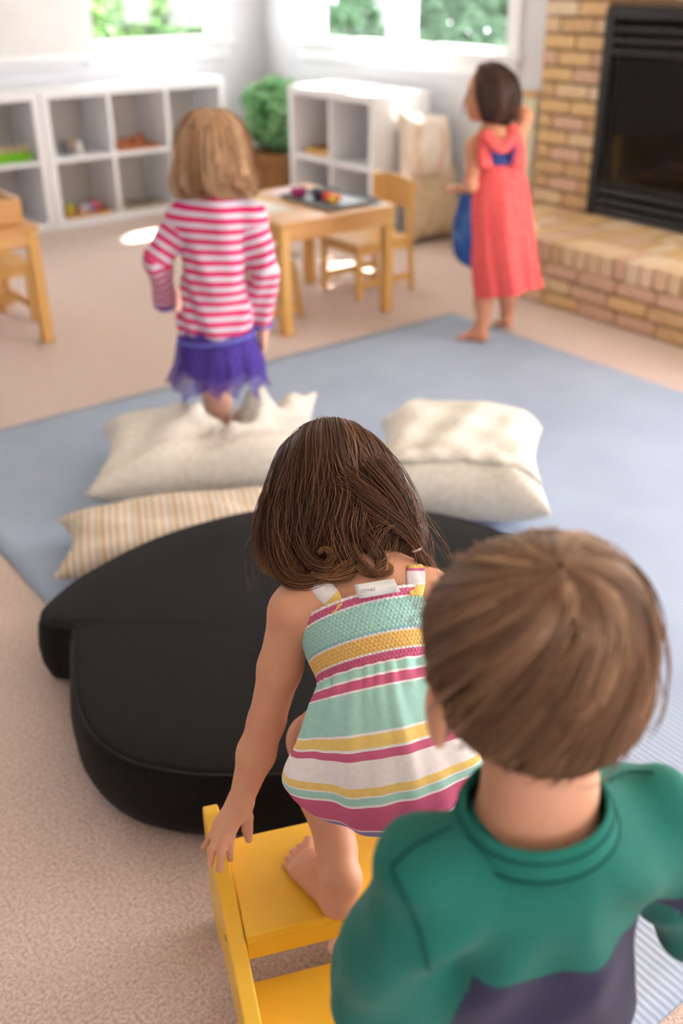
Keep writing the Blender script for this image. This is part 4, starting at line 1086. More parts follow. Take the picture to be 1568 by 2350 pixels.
for (a0, a1, r_) in toes: b.cap(at_z(*a0, TRZ + r_ + .001), at_z(*a1, TRZ + r_ - .0005), r_ * .9, r_, 0.0015)
# right leg stepping over to the cushion, mostly hidden
KR = HIPR + np.array([0.02, 0.13, -0.05]); AR = np.array([KR[0] + 0.02, KR[1] + 0.02, 0.158 + .07])
KR[2] = max(KR[2], AR[2] + .17)
b.chain([HIPR, (HIPR + KR) / 2, KR], [0.056, 0.050, 0.040], 0.02); b.chain([KR, KR * .6 + AR * .4, AR], [0.038, 0.035, 0.022], 0.014)
b.chain([AR, AR + np.array([0, -.01, -.03])], [.022, .021], .01); b.chain([AR + np.array([0, -.01, -.032]), AR + np.array([0, .09, -.042])], [.020, .013], .012)
for i in range(5): b.cap(AR + np.array([-.018 + .009 * i, .085, -.044]), AR + np.array([-.02 + .010 * i, .108 - .004 * i, -.047]), .0075 - .0006 * i, .0072 - .0006 * i, .003)
V, Q = b.mesh('body', 0.0027)
np_obj('body', V, Q, M_SKIN, g1); BODYV = V
face_parts(L1, HR, 0.98, g1)

# sundress
M_DRESS = mat('striped_cotton', srgb(240, 236, 236), 0.9, 0.1, srgb(240, 236, 236), 5, 2, 0.25, 500)
PK, WT, MN, AM, YL, VI = (206, 104, 142), (242, 236, 238), (168, 216, 208), (240, 196, 118), (240, 208, 128), (142, 138, 190)
stripes_on(M_DRESS, [(0, WT), (.008, PK), (.036, WT), (.046, MN), (.150, (150, 196, 210)), (.160, WT), (.166, AM), (.226, WT), (.234, PK), (.262, WT), (.270, MN), (.297, WT), (.307, PK), (.337, WT), (.347, MN), (.522, WT), (.532, YL),
                     (.584, WT), (.594, PK), (.632, WT), (.745, YL), (.783, WT), (.792, MN), (.828, WT), (.838, PK), (.950, WT), (.960, VI), (.992, WT)], 1, attr='sv')
DR = [ring_px(846, 1402, 1.315, .096, .071, 15, 25, 0.0), ring_px(857, 1470, 1.295, .088, .072, 14, 22, .13), ring_px(868, 1540, 1.28, .078, .067, 13, 18, .265), ring_px(866, 1592, 1.265, .086, .076, 12, 12, .36), ring_px(870, 1662, 1.255, .100, .086, 10, 5, .535),
      ring_px(880, 1722, 1.25, .114, .092, 8, -8, .725), ring_px(890, 1768, 1.25, .119, .094, 8, -18, .90), ring_px(902, 1794, 1.26, .102, .086, 8, -27, 1.0), ring_px(908, 1796, 1.275, .083, .064, 8, -27, 1.0), ring_px(908, 1760, 1.29, .07, .05, 8, -20, 1.0)]
def dress_disp(th, v):
    w = v * 9            # ring index
    g = np.clip((w - 1.9) / .4, 0, 1)                 # below the smocking
    gather = 0.045 * g * np.exp(-np.clip(w - 2, 0, 9) * 1.1) * np.sin(26 * th + 2 * np.sin(5 * th))
    folds = g * (0.042 * np.sin(5 * th + 0.6 + .35 * w) + 0.030 * np.sin(9 * th - .5 * w + 1) + .016 * np.sin(15 * th + .6 * w + 2 * np.sin(3 * th))) * np.clip((w - 2) / 2.0, 0, 1)
    smock = (1 - g) * (0.004 * np.sin(60 * th + 3.14159 * np.floor(v * 75)) * np.abs(np.sin(75 * np.pi * v)))
    knee = 0.10 * np.exp(-((th + 1.25) / .35) ** 2) * np.exp(-((w - 5.3) / .9) ** 2)
    pinch = -0.10 * np.exp(-((th + 1.0) / .16) ** 2) * np.exp(-((w - 4.2) / .9) ** 2)
    return gather + folds * .8 + smock + knee + pinch
V, Q, S, TH, VV = loft(DR, 290, 310, dress_disp)
dress = np_obj('sundress', V, Q, M_DRESS, g1, {'sv': np.clip(S + 0.0, 0, 1), 'around': TH})
_nt = M_DRESS.node_tree                      # fine smocking relief on the bodice
def _mth(op, a, b_=None):
    n_ = _nt.nodes.new('ShaderNodeMath'); n_.operation = op
    for i_, x_ in enumerate((a, b_)):
        if x_ is None: continue
        if isinstance(x_, (int, float)): n_.inputs[i_].default_value = x_
        else: _nt.links.new(x_, n_.inputs[i_])
    return n_.outputs[0]
_sv = _nt.nodes.new('ShaderNodeAttribute'); _sv.attribute_name = 'sv'; _ar = _nt.nodes.new('ShaderNodeAttribute'); _ar.attribute_name = 'around'
_rows = _mth('MULTIPLY', _sv.outputs['Fac'], 72.0)
_h = _mth('MULTIPLY', _mth('ABSOLUTE', _mth('SINE', _mth('MULTIPLY', _rows, math.pi))), _mth('ADD', _mth('SINE', _mth('ADD', _mth('MULTIPLY', _ar.outputs['Fac'], 95.0), _mth('MULTIPLY', _mth('FLOOR', _rows), 2.2))), 1.2))
_h = _mth('MULTIPLY', _h, _mth('LESS_THAN', _sv.outputs['Fac'], 0.267))
_bp = _nt.nodes.new('ShaderNodeBump'); _bp.inputs['Strength'].default_value = 0.55; _bp.inputs['Distance'].default_value = 0.0012
_nt.links.new(_h, _bp.inputs['Height']); _nt.links.new(_bp.outputs['Normal'], _nt.nodes['Principled BSDF'].inputs['Normal'])
sm_ = dress.modifiers.new('thick', 'SOLIDIFY'); sm_.thickness = 0.0022; sm_.offset = -1
# straps, tag
M_STRAP = mat('strap_cotton', WT and srgb(*WT), 0.9, 0.1, srgb(236, 230, 232), 20)
def ribbon(name, pts, wid, side, m, parent, attr=False, thick=0.0009):
    P = catmull(np.array(pts), 8, False); n = len(P); vs = []
    for i, p_ in enumerate(P):
        w_ = np.interp(i / (n - 1), np.linspace(0, 1, len(wid)), wid); sd_ = unit(side)
        for j_ in range(7):
            a_ = j_ / 3.0 - 1; vs.append(p_ + sd_ * w_ * a_ + CB * (.0012 * math.sin(4.2 * a_ + 5 * i / n) - .0016 * a_ * a_))
    Q = [(7 * i + k, 7 * i + 1 + k, 7 * i + 8 + k, 7 * i + 7 + k) for i in range(n - 1) for k in range(6)]
    o = np_obj(name, np.array(vs), np.array(Q), m, parent, {'sv': np.repeat(np.linspace(0, 1, n), 7)})
    s_ = o.modifiers.new('thick', 'SOLIDIFY'); s_.thickness = thick; return o
stripes_on(M_STRAP, [(0, (240, 206, 122)), (.20, WT), (.50, (214, 120, 160)), (.60, (240, 206, 122)), (.80, WT)], 1, attr='sv')
def on_body(pl, lift=.0028):
    out = []
    for (x, y) in pl:
        d = unit(ray(x, y)); w_ = BODYV - CAM_C; t = w_ @ d; e2 = (w_ * w_).sum(1) - t * t; m_ = e2 < 0.005 ** 2
        out.append(CAM_C + d * (t[m_].min() - lift) if m_.any() else out[-1] * .3 + .7 * at_d(x, y, 1.31))
    return out
sp = on_body([(774, 1394), (764, 1376), (744, 1355), (724, 1338), (708, 1326)])
sp[0] = at_d(776, 1396, 1.2455); sp += [sp[-1] + CU * .002 - CB * .022, sp[-1] - CU * .012 - CB * .045]
ribbon('shoulder_strap', sp, [.0085, .0125, .0135, .0125, .010, .008, .008], CR * .7 + CU * .72, M_STRAP, dress)
sp = on_body([(956, 1364), (956, 1346), (955, 1326), (954, 1310), (953, 1300)])
sp[0] = at_d(956, 1366, 1.2455); sp += [sp[-1] + CU * .002 - CB * .022, sp[-1] - CU * .012 - CB * .045]
ribbon('shoulder_strap', sp, [.008, .0115, .0125, .011, .009, .008], CR, M_STRAP, dress)
M_TAG = mat('satin_tag', srgb(238, 238, 238), 0.5, 0.3, srgb(230, 230, 232), 12)
tagp = [at_d(824, 1374, 1.236), at_d(920, 1358, 1.236), at_d(904, 1328, 1.242), at_d(812, 1342, 1.242)]
tv = [tagp[0] * (1 - i / 8) + tagp[1] * (i / 8) + CB * .002 * math.sin(i / 8 * 6) for i in range(9)] + [tagp[3] * (1 - i / 8) + tagp[2] * (i / 8) + CB * (.003 * math.sin(i / 8 * 6)) for i in range(9)]
tg = np_obj('care_tag', np.array(tv), np.array([(i, i + 1, i + 10, i + 9) for i in range(8)]), M_TAG, dress, smooth=False)
s_ = tg.modifiers.new('thick', 'SOLIDIFY'); s_.thickness = 0.0008; s_.offset = 0
tc = bpy.data.curves.new('tag_print', 'FONT'); tc.body = '24m/2T'; tc.size = 0.0062; tc.align_x = 'CENTER'; tc.align_y = 'CENTER'; tc.extrude = 0.00005
ex = -unit(tagp[1] - tagp[0]); ey = -unit(tagp[3] - tagp[0]); ez = np.cross(ex, ey); ez /= np.linalg.norm(ez); ey = np.cross(ez, ex)
tob0 = bpy.data.objects.new('tag_text', tc); tob = bpy.data.objects.new('tag_print', bpy.data.meshes.new_from_object(tob0)); bpy.data.objects.remove(tob0); COL.objects.link(tob); tob.data.materials.clear(); tob.data.materials.append(mat('tag_ink', srgb(150, 150, 154), .7, .1, srgb(140, 140, 146), 9))
mid_ = tagp[0] * .36 + tagp[1] * .14 + tagp[2] * .14 + tagp[3] * .36 + CB * .0042
tob.matrix_world = Matrix([[ex[0], ey[0], ez[0], mid_[0]], [ex[1], ey[1], ez[1], mid_[1]], [ex[2], ey[2], ez[2], mid_[2]], [0, 0, 0, 1]]); tob.parent = dress

# hair: long, loose and wavy; one lock tied on the right
M_HBROWN = hair_mat('brown_hair', (48, 30, 22), (92, 60, 44), (156, 108, 78), (190, 136, 86))
H1 = [ring_px(760, 990, 1.40, .006, .006, -4, 40, 0), ring_px(764, 1012, 1.395, .045, .045, -4, 40, .08), ring_px(772, 1060, 1.385, .074, .070, -4, 34, .2), ring_px(780, 1120, 1.375, .090, .084, -4, 26, .35),
      ring_px(783, 1180, 1.365, .101, .086, -4, 16, .5), ring_px(780, 1235, 1.36, .104, .080, -4, 8, .65), ring_px(774, 1282, 1.36, .098, .070, -6, 0, .8), ring_px(764, 1316, 1.36, .090, .064, -8, -6, .92), ring_px(758, 1336, 1.366, .078, .056, -8, -10, 1.0)]
def g1_end(t): return 0.965 - 0.235 * np.clip((t + 0.25) / 0.5, 0, 1) + .06 * np.clip((t - 1.2) / .5, 0, 1) - .02 * np.sin(9 * t)
hair = hair_loft('hair', H1, M_HBROWN, g1, n=4800, M=23, th=(-2.2, 2.2), v0=(0.0, 0.30), vlen=(0.62, 0.98), lift=(0.945, 1.045), wave=0.013, wfreq=1.5, rad=0.00050, clump=190, curl=0.012, seed=5, cap_scale=0.935, flyaway=0.10, vend_f=g1_end)
def Lp(*p): return [at_d(x, y, d - (.020 if y > 1285 and x < 920 else .008 if y > 1240 and x < 920 else 0)) for x, y, d in p]
lk = [(lock(Lp((770, 1180, 1.285), (790, 1240, 1.285), (812, 1285, 1.285), (800, 1318, 1.285), (760, 1328, 1.288), (716, 1316, 1.295)), 110, [.012, .011, .009, .007, .004], .0, 21), .00045, .55, (.55, 1.0)),
      (lock(Lp((820, 1190, 1.285), (850, 1245, 1.282), (874, 1285, 1.284), (866, 1312, 1.286), (836, 1314, 1.288), (818, 1296, 1.288)), 90, [.011, .009, .007, .005, .003], 0, 22), .00045, .6, (.55, 1.0)),
      (lock(Lp((800, 1250, 1.285), (836, 1300, 1.284), (872, 1318, 1.284), (900, 1308, 1.286), (890, 1290, 1.288)), 36, [.008, .006, .004, .002], 0, 23), .0004, .6, (.6, 1.0)),
      (lock(Lp((632, 1220, 1.31), (640, 1285, 1.305), (668, 1328, 1.30), (720, 1334, 1.295), (770, 1312, 1.29), (800, 1290, 1.288)), 120, [.013, .012, .010, .007, .004], 0, 24), .00045, .5, (.55, 1.0)),
      (lock(Lp((680, 1215, 1.295), (706, 1275, 1.29), (742, 1300, 1.288), (764, 1280, 1.288), (748, 1258, 1.29), (728, 1270, 1.292)), 90, [.011, .009, .007, .005, .003], 0, 25), .00045, .6, (.55, 1.0)),
      (lock(Lp((640, 1180, 1.32), (628, 1260, 1.315), (652, 1322, 1.31), (690, 1340, 1.30), (704, 1326, 1.30)), 90, [.012, .010, .008, .004], 0, 26), .00045, .45, (.5, 1.0)),
      (lock(Lp((850, 1060, 1.30), (890, 1110, 1.292), (922, 1170, 1.292), (944, 1222, 1.295), (956, 1260, 1.30)), 200, [.024, .022, .017, .010, .0045], 0, 27), .00048, .55, (.2, .7)),
      (lock(Lp((780, 1090, 1.285), (850, 1150, 1.28), (915, 1200, 1.284), (950, 1240, 1.295), (957, 1262, 1.30)), 130, [.02, .018, .013, .008, .0045], 0, 28), .00048, .65, (.2, .7)),
      (lock(Lp((957, 1262, 1.30), (972, 1285, 1.30), (992, 1312, 1.305), (1006, 1345, 1.31), (996, 1372, 1.315)), 150, [.0045, .009, .010, .009, .006], 0, 29), .00048, .65, (.6, 1.0)),
      (lock(Lp((900, 1120, 1.295), (948, 1190, 1.29), (984, 1250, 1.292), (1000, 1310, 1.30)), 26, [.012, .022, .026, .03], 0, 30), .00032, .8, (.4, 1.0)),
      (lock(Lp((660, 1080, 1.35), (612, 1180, 1.34), (592, 1270, 1.335), (602, 1350, 1.33)), 16, [.012, .014, .018, .02], 0, 31), .00032, .5, (.3, .9)),
      (lock(Lp((740, 1010, 1.37), (735, 975, 1.375), (752, 972, 1.38), (775, 990, 1.37)), 10, [.012, .012, .012, .01], 0, 32), .0003, .5, (.1, .4)),
      (lock(Lp((790, 1010, 1.35), (830, 1060, 1.31), (868, 1140, 1.29), (880, 1220, 1.285), (866, 1290, 1.285)), 30, [.02, .02, .02, .02], 0, 33), .0004, .95, (.3, .9)),
      (lock(Lp((770, 1015, 1.35), (790, 1080, 1.30), (800, 1160, 1.28), (790, 1250, 1.28), (806, 1300, 1.283)), 30, [.02, .025, .025, .02], 0, 34), .0004, .9, (.3, .9)),
      (lock(Lp((740, 1015, 1.36), (700, 1090, 1.32), (670, 1180, 1.30), (660, 1270, 1.295), (690, 1330, 1.295)), 26, [.02, .025, .025, .02], 0, 35), .0004, .85, (.3, .9))]
locks_obj('hair_locks', lk, M_HBROWN, g1)
mb = MB(); mb.tube([at_d(957, 1262, 1.30) + (CR * .9 + CU * .3) * .0055 * math.cos(t) + CB * .0055 * math.sin(t) for t in np.linspace(0, 6.283, 16, endpoint=False)], .0018, 6, closed=True); mb.build('hair_tie', mat('pale_elastic', srgb(226, 206, 196), .6, .2, srgb(214, 192, 182), 30), g1, True)
# ================================================================== boy in the green and navy shirt
bo = thing('person', 'boy with short light brown hair in a green and navy shirt', 'person')
b = Body()
BHC = at_d(1234, 1500, 0.773)
BHR = frame(np.array([-0.02, 0.20, 1.0]), np.array([-0.22, 0.95, -0.2]))
LB = head_prims(b, BHC, BHR, 1.04, ears=False)
b.ell(LB(-0.071, -0.006, -0.018), np.array([0.008, 0.019, 0.028]), BHR, 0.008); b.ell(LB(0.066, 0.004, -0.018), np.array([0.007, 0.017, 0.024]), BHR, 0.008)
# the left ear stands out
b.ell(LB(-0.083, -0.014, -0.030), np.array([0.007, 0.018, 0.030]), BHR, 0.006); b.ell(LB(-0.078, -0.008, -0.030), np.array([0.010, 0.015, 0.024]), BHR, 0.006)
BN = at_d(1232, 1868, 0.785)
b.chain([BHC + BHR @ np.array([0, -0.016, -0.05]), at_d(1238, 1800, 0.782), BN], [0.041, 0.041, 0.044], 0.02)
BSL, BSR = at_d(985, 2035, 0.775), at_d(1478, 1880, 0.86)
BCH = at_d(1240, 2090, 0.845); BBE = BCH + np.array([0.0, -0.005, -0.15]); BPE = BBE + np.array([0, 0.0, -0.12])
bx_ = unit(BSR - BSL); BTR = frame(np.array([0.0, 0.05, 1.0]), np.cross(np.array([0, 0, 1.0]), bx_))
torso = Body()
for B_, e in ((b, -0.009), (torso, 0.0)):
    B_.ell(BCH, (0.098 + e, 0.062 + e, 0.10 + e), BTR, 0.03); B_.ell(BBE, (0.092 + e, 0.066 + e, 0.11), BTR, 0.05); B_.ell(BPE, (0.094 + e, 0.07 + e, 0.08), BTR, 0.04)
    B_.chain([BN * .6 + BCH * .4, BSL], [0.048 + e, 0.040 + e], 0.04); B_.chain([BN * .6 + BCH * .4, BSR], [0.048 + e, 0.040 + e], 0.04)
BEL = reach(862, 2312, BSL, 0.165, True); BWL = BEL + np.array([-0.012, 0.10, -0.075])
BER = BSR + np.array([0.065, 0.0, -0.135]); BWR = BER + np.array([-0.02, 0.125, -0.02])
for B_, e in ((b, -.007), (torso, 0.0)):
    B_.chain([BSL, (BSL + BEL) / 2, BEL], [0.040 + e, 0.034 + e, 0.029 + e], 0.02); B_.chain([BEL, BWL], [0.029 + e, 0.0225 + e * .6], 0.012)
    B_.chain([BSR, (BSR + BER) / 2, BER], [0.041 + e, 0.036 + e, 0.031 + e], 0.02); B_.chain([BER, BWR], [0.031 + e, 0.0225 + e * .6], 0.012)
def simple_hand(B_, W, d, n, thumb, sc=1.0, curl=0.35):
    """palm and five fingers; d along the hand, n the back of the hand, thumb side vector"""
    d, n = unit(d), unit(n); s_ = unit(np.asarray(thumb, float) - d * (np.asarray(thumb, float) @ d))
    for i, o_ in enumerate((0.019, 0.0065, -0.006, -0.018)):
        k0 = W + d * (0.046 - .003 * (i == 3)) * sc + s_ * o_ * sc
        B_.cap(W, k0, 0.0135 * sc, 0.009 * sc, 0.008)
        ln = (0.040, 0.046, 0.043, 0.033)[i] * sc; d1 = unit(d - n * curl); d2 = unit(d - n * curl * 2.4)
        B_.chain([k0, k0 + d1 * ln * .5, k0 + d1 * ln * .5 + d2 * ln * .5], [.0074 * sc, .0066 * sc, .0056 * sc], .003)
    t0 = W + d * .012 * sc + s_ * .010 * sc; t1 = t0 + (d * .5 + s_ * .9) * .022 * sc; t2 = t1 + (d * .9 + s_ * .35 - n * .2) * .022 * sc
    B_.chain([t0, t1, t2], [.0105 * sc, .008 * sc, .006 * sc], .006)
simple_hand(b, BWL + (BWL - BEL) * .18, BWL - BEL, np.array([-.4, .1, 1]), np.array([1.0, .2, 0.0]))
simple_hand(b, BWR + (BWR - BER) * .18, BWR - BER, np.array([.3, 0, 1]), np.array([-1.0, 0.1, 0.0]))
# legs down to the carpet
legs = Body()
for q in (-1, 1):
    hp = BPE + bx_ * 0.048 * q + np.array([0, 0, -0.02]); kn_ = hp + np.array([0.0, 0.02, -0.20]); an_ = np.array([kn_[0], kn_[1] - 0.01, 0.055])
    for B_, e in ((b, 0.0), (legs, 0.006)):
        B_.chain([hp, kn_, an_], [0.056 + e, 0.042 + e, 0.027 + e * 2], 0.03)
    b.chain([an_ + np.array([0, -.012, -.03]), an_ + np.array([0, .09, -.040])], [.024, .016], .015); b.cap(an_, an_ + np.array([0, -.01, -.028]), .026, .024, .012)
    for i in range(5): b.cap(an_ + np.array([(-.02 + .010 * i) * -q, .085, -.043]), an_ + np.array([(-.022 + .011 * i) * -q, .112 - .005 * i, -.0455]), .0085 - .0006 * i, .0085 - .0007 * i, .003)
legs.ell(BPE, (0.098, 0.075, 0.085), BTR, 0.04)
V, Q = b.mesh('body', 0.0036)
np_obj('body', V, Q, M_SKIN, bo)
face_parts(LB, BHR, 1.04, bo)
V, Q = legs.mesh('trousers', 0.006, 0.004)
np_obj('trousers', V, Q, mat('grey_jersey', srgb(92, 96, 108), .9, .1, srgb(80, 84, 96), 30, 3, .2, 300), bo)
# shirt
CRG = ring_px(1228, 1850, 0.775, 0.0560, 0.053, 6, -29, 0)
cn = unit(np.cross(CRG[1], CRG[2]))
if cn[2] < 0: cn = -cn
def neck_hole(X, Y, Z):
    dx, dy, dz = X - CRG[0][0], Y - CRG[0][1], Z - CRG[0][2]
    hgt = dx * cn[0] + dy * cn[1] + dz * cn[2]; r2 = np.sqrt(np.maximum(dx * dx + dy * dy + dz * dz - hgt * hgt, 0))
    hem = (BPE[2] - 0.05) - Z
    return np.maximum(-np.maximum(-hgt, r2 - 0.062), hem)
def shirt_wrinkles(X, Y, Z):
    dx, dz = (X - BN[0]), (Z - BN[2]); dy = Y - BN[1]
    a = np.arctan2(dx + 0 * dy, -(dz) + .02 + 0 * dy)
    rr = np.sqrt(dx * dx + dz * dz + 0 * dy)
    f = 0.0066 * np.sin(11 * a + 10 * rr) * np.clip((rr - .05) / .06, 0, 1) * np.clip((.26 - rr) / .1, 0, 1)
    f = f + 0.0046 * np.sin(60 * (dx * .5 + dz * .35) + 18 * dy) * np.clip((rr - .1) / .1, 0, 1)
    f = f + 0.0045 * (np.abs(np.sin(34 * dx + 9 * dz + 1.5 * np.sin(22 * dz))) - .6) * np.clip((rr - .07) / .07, 0, 1)
    return f + 0 * Y
V, Q = torso.mesh('shirt', 0.0036, 0.0065, neck_hole, shirt_wrinkles, relax=3)
def seg_d(P, a, b_):
    ab = b_ - a; t = np.clip((P - a) @ ab / (ab @ ab), 0, 1); return np.linalg.norm(P - a - t[:, None] * ab, axis=1)
arm = np.minimum.reduce([seg_d(V, BSL * .55 + BEL * .45, BEL), seg_d(V, BEL, BWL), seg_d(V, BSR * .55 + BER * .45, BER), seg_d(V, BER, BWR)])
p0 = at_d(1000, 2215, 0.79); p1 = at_d(1475, 2050, 0.84); e_ = unit(p1 - p0)
nb = unit(np.cross(e_, np.array([0.0, 1.0, 0.0]))); nb = nb if nb[2] > 0 else -nb
tex = (V - p0) @ nb + 0.004 * np.sin(V @ e_ * 60) + 0.003 * np.sin(V @ e_ * 133 + 1)
armL = np.minimum(seg_d(V, BSL * .55 + BEL * .45, BEL), seg_d(V, BEL, BWL))
zone = np.where((arm < 0.048) | (armL < .060), 0.9, np.clip(0.5 + tex * 3.0, 0.02, 0.98))
M_SHIRT = mat('green_navy_jersey', srgb(44, 130, 110), 0.9, 0.15, srgb(38, 116, 98), 5, 2, 0.35, 420, sheen=0.1)
stripes_on(M_SHIRT, [(0, (58, 58, 84)), (.5, (36, 114, 102))], 1, attr='zone')
shirt = np_obj('shirt', V, Q, M_SHIRT, bo, {'zone': zone})
M_RIB = mat('green_rib', srgb(44, 126, 112), 0.9, 0.15, srgb(38, 114, 102), 6, 2, 0.2, 300)
M_STITCH = mat('dark_stitching', srgb(28, 84, 80), 0.9, 0.1, srgb(24, 74, 72), 30)
def ring_pts(R_, k, dz, n=72): return [R_[0] + R_[1] * k * math.sin(2 * math.pi * i / n) + R_[2] * k * math.cos(2 * math.pi * i / n) + cn * dz for i in range(n)]
n_ = 72; prof_ = [(0.955, .004), (0.975, .0085), (1.01, .0085), (1.06, .001), (1.12, -.010), (1.15, -.018), (1.06, -.020), (0.96, -.006)]
vs = []; 
for k_, z_ in prof_: vs += ring_pts(CRG, k_, z_)
fs = [(i * n_ + j, i * n_ + (j + 1) % n_, ((i + 1) % 8) * n_ + (j + 1) % n_, ((i + 1) % 8) * n_ + j) for i in range(8) for j in range(n_)]
col_ = np_obj('collar', np.array(vs), np.array(fs), M_RIB, shirt)
for k_, z_ in ((1.075, -.0005), (1.150, -.0155)):
    mb = MB(); mb.tube(ring_pts(CRG, k_, z_), 0.0011, 6, closed=True); mb.build('collar_stitching', M_STITCH, col_, True)
def surf_line(name, pts, r_, m, parent, V):
    """thin raised seam lying on the nearest shirt surface along a sight-line polyline"""
    P = catmull(np.array(pts), 8, False); out = []
    for q in P:
        d = unit(q - CAM_C); w_ = V - CAM_C; t = w_ @ d; e2 = (w_ * w_).sum(1) - t * t; m_ = e2 < 0.004 ** 2
        tt = t[m_].min() if m_.any() else np.linalg.norm(q - CAM_C); out.append(CAM_C + d * (tt - 0.0004))
    mb = MB(); mb.tube(out, r_, 6); return mb.build(name, m, parent, True)
surf_line('shoulder_seam', [at_d(1040, 1895, .78), at_d(1000, 1915, .78), at_d(945, 1945, .78), at_d(897, 1990, .78)], 0.0013, M_STITCH, shirt, V)
surf_line('shoulder_seam', [at_d(1400, 1790, .8), at_d(1440, 1772, .8), at_d(1500, 1772, .8)], 0.0012, M_STITCH, shirt, V)
surf_line('armhole_seam', [at_d(897, 1992, .78), at_d(930, 2060, .78), at_d(965, 2140, .78), at_d(985, 2230, .78)], 0.0009, M_STITCH, shirt, V)
# hair
M_HLIGHT = hair_mat('light_brown_hair', (82, 58, 42), (140, 104, 78), (202, 164, 128))
HB = [ring_px(1288, 1296, .680, .003, .003, 4, -38, 0), ring_px(1284, 1306, .684, .030, .028, 4, -40, .08), ring_px(1268, 1340, .700, .060, .054, 4, -42, .2), ring_px(1248, 1396, .722, .079, .072, 3, -44, .36),
      ring_px(1238, 1456, .742, .0855, .081, 2, -45, .5), ring_px(1236, 1506, .757, .0845, .083, 2, -46, .63), ring_px(1240, 1556, .768, .083, .079, 2, -47, .76), ring_px(1246, 1592, .777, .072, .071, 2, -47, .88), ring_px(1250, 1616, .783, .054, .060, 2, -46, 1.0)]
hair_loft('hair', HB, M_HLIGHT, bo, n=5200, M=12, th=(-3.14, 3.14), v0=(0.0, 0.68), vlen=(0.28, 0.5), lift=(0.985, 1.02), wave=0.002, wfreq=1.0, rad=0.0007, clump=260, seed=9, cap_scale=0.968, swirl=1.3, vend=1.0, flyaway=0.03, cap_th=(-math.pi, math.pi), flare=.03)
# ================================================================== girl in the pink striped shirt
g2 = thing('person', 'girl with blond bob, pink striped shirt and purple tulle skirt stepping on a pillow', 'person')
Y2 = foot_w[1]
def at_y(px, py, y):
    d = ray(px, py); return CAM_C + d * (y / d[1])
b = Body()
G = lambda px, py, dy=0.0: at_y(px, py, Y2 + dy)
HC2 = G(488, 345, 0.03); R2 = frame(np.array([0.0, 0.12, 1.0]), np.array([-0.12, 1.0, -0.1]))
L2 = head_prims(b, HC2, R2, 1.0)
b.chain([HC2 + R2 @ np.array([0, -.012, -.05]), G(490, 462, 0.0)], [.034, .038], .02)
sh_ = Body()
SL2, SR2 = G(416, 508), G(570, 500)
for B_ in (b, sh_):
    B_.ell(G(490, 530), (.090, .068, .10), None, .03); B_.ell(G(492, 650), (.090, .074, .12), None, .05); B_.ell(G(496, 740), (.102, .078, .08), None, .04)
    B_.chain([G(490, 480), SL2], [.046, .040], .04); B_.chain([G(490, 478), SR2], [.046, .040], .04)
EL2 = G(362, 600, -.03); WL2 = G(377, 684, .06); ER2 = G(606, 620, 0.0); WR2 = G(602, 728, .02)
for B_, e in ((b, 0.0), (sh_, .003)):
    B_.chain([SL2, EL2], [.038 + e, .029 + e], .012); B_.chain([EL2, WL2], [.031 + e, .022 + e], .012)
    B_.chain([SR2, ER2], [.038 + e, .029 + e], .012); B_.chain([ER2, WR2], [.031 + e, .023 + e], .012)
simple_hand(b, WL2 + np.array([.006, .045, -.02]), np.array([.2, .6, -.35]), np.array([-.8, .2, .3]), np.array([.3, .3, 1.0]), .95)
b.cap(WR2, WR2 + np.array([0, .004, -.04]), .019, .0165, .01)
simple_hand(b, WR2 + np.array([0, 0.004, -.036]), np.array([-.04, .08, -1.0]), np.array([1.0, -.5, 0]), np.array([-.2, 1.0, 0]), 1.0, .2)
PE2 = G(498, 760)
FT = np.array([foot_w[0], foot_w[1], 0.075])
HPL = PE2 + np.array([.045, 0, -.03]); KN2 = G(497, 880, .03); AN2 = G(506, 985, -0.0)
b.chain([HPL, KN2, KN2 * .55 + AN2 * .45 + np.array([0, -.008, 0]), AN2], [.058, .043, .038, .026], .02)
FT2 = AN2 + np.array([0.0, -.008, -.034])
b.chain([AN2, FT2], [.026, .024], .012); b.chain([FT2, FT2 + np.array([-.005, .10, -.012])], [.022, .015], .014)
for i in range(5): b.cap(FT2 + np.array([.016 - .009 * i, .10, -.014]), FT2 + np.array([.018 - .010 * i, .124 - .004 * i, -.017]), .008 - .0006 * i, .008 - .0007 * i, .003)
# other leg, lifted ahead
HPR = PE2 + np.array([-.045, .01, -.03]); KN3 = HPR + np.array([-.01, .15, -.13]); AN3 = KN3 + np.array([.0, .05, -.19])
b.chain([HPR, KN3, AN3], [.058, .043, .026], .02); b.chain([AN3 + np.array([0, -.006, -.03]), AN3 + np.array([0, .095, -.05])], [.022, .015], .014); b.cap(AN3, AN3 + np.array([0, -.006, -.03]), .026, .022, .012)
for i in range(5): b.cap(AN3 + np.array([.016 - .009 * i, .095, -.052]), AN3 + np.array([.018 - .010 * i, .118 - .004 * i, -.056]), .008 - .0006 * i, .008 - .0007 * i, .003)
V, Q = b.mesh('body', 0.0042); np_obj('body', V, Q, M_SKIN2, g2); face_parts(L2, R2, 1.0, g2)
HEMZ = G(495, 772)[2]; NECKZ = G(490, 436)[2]
def cut2(X, Y, Z):
    c = G(490, 442)
    r_ = np.sqrt((X - c[0]) ** 2 + (Y - c[1]) ** 2)
    nh = -np.maximum(-(Z - c[2] + .25 * (Y - c[1])), r_ - .06)
    hem = (HEMZ + 0.10 * (X - c[0])) - Z
    fe = np.minimum.reduce([np.sqrt((X - p[0]) ** 2 + (Y - p[1]) ** 2 + (Z - p[2]) ** 2) - .09 for p in (WL2 + np.array([0, .04, 0]), WR2 + np.array([0, 0, .02]))])
    return np.maximum(nh + 0 * Z, np.where(fe < 0, -1.0, hem + 0 * Y + 0 * X))
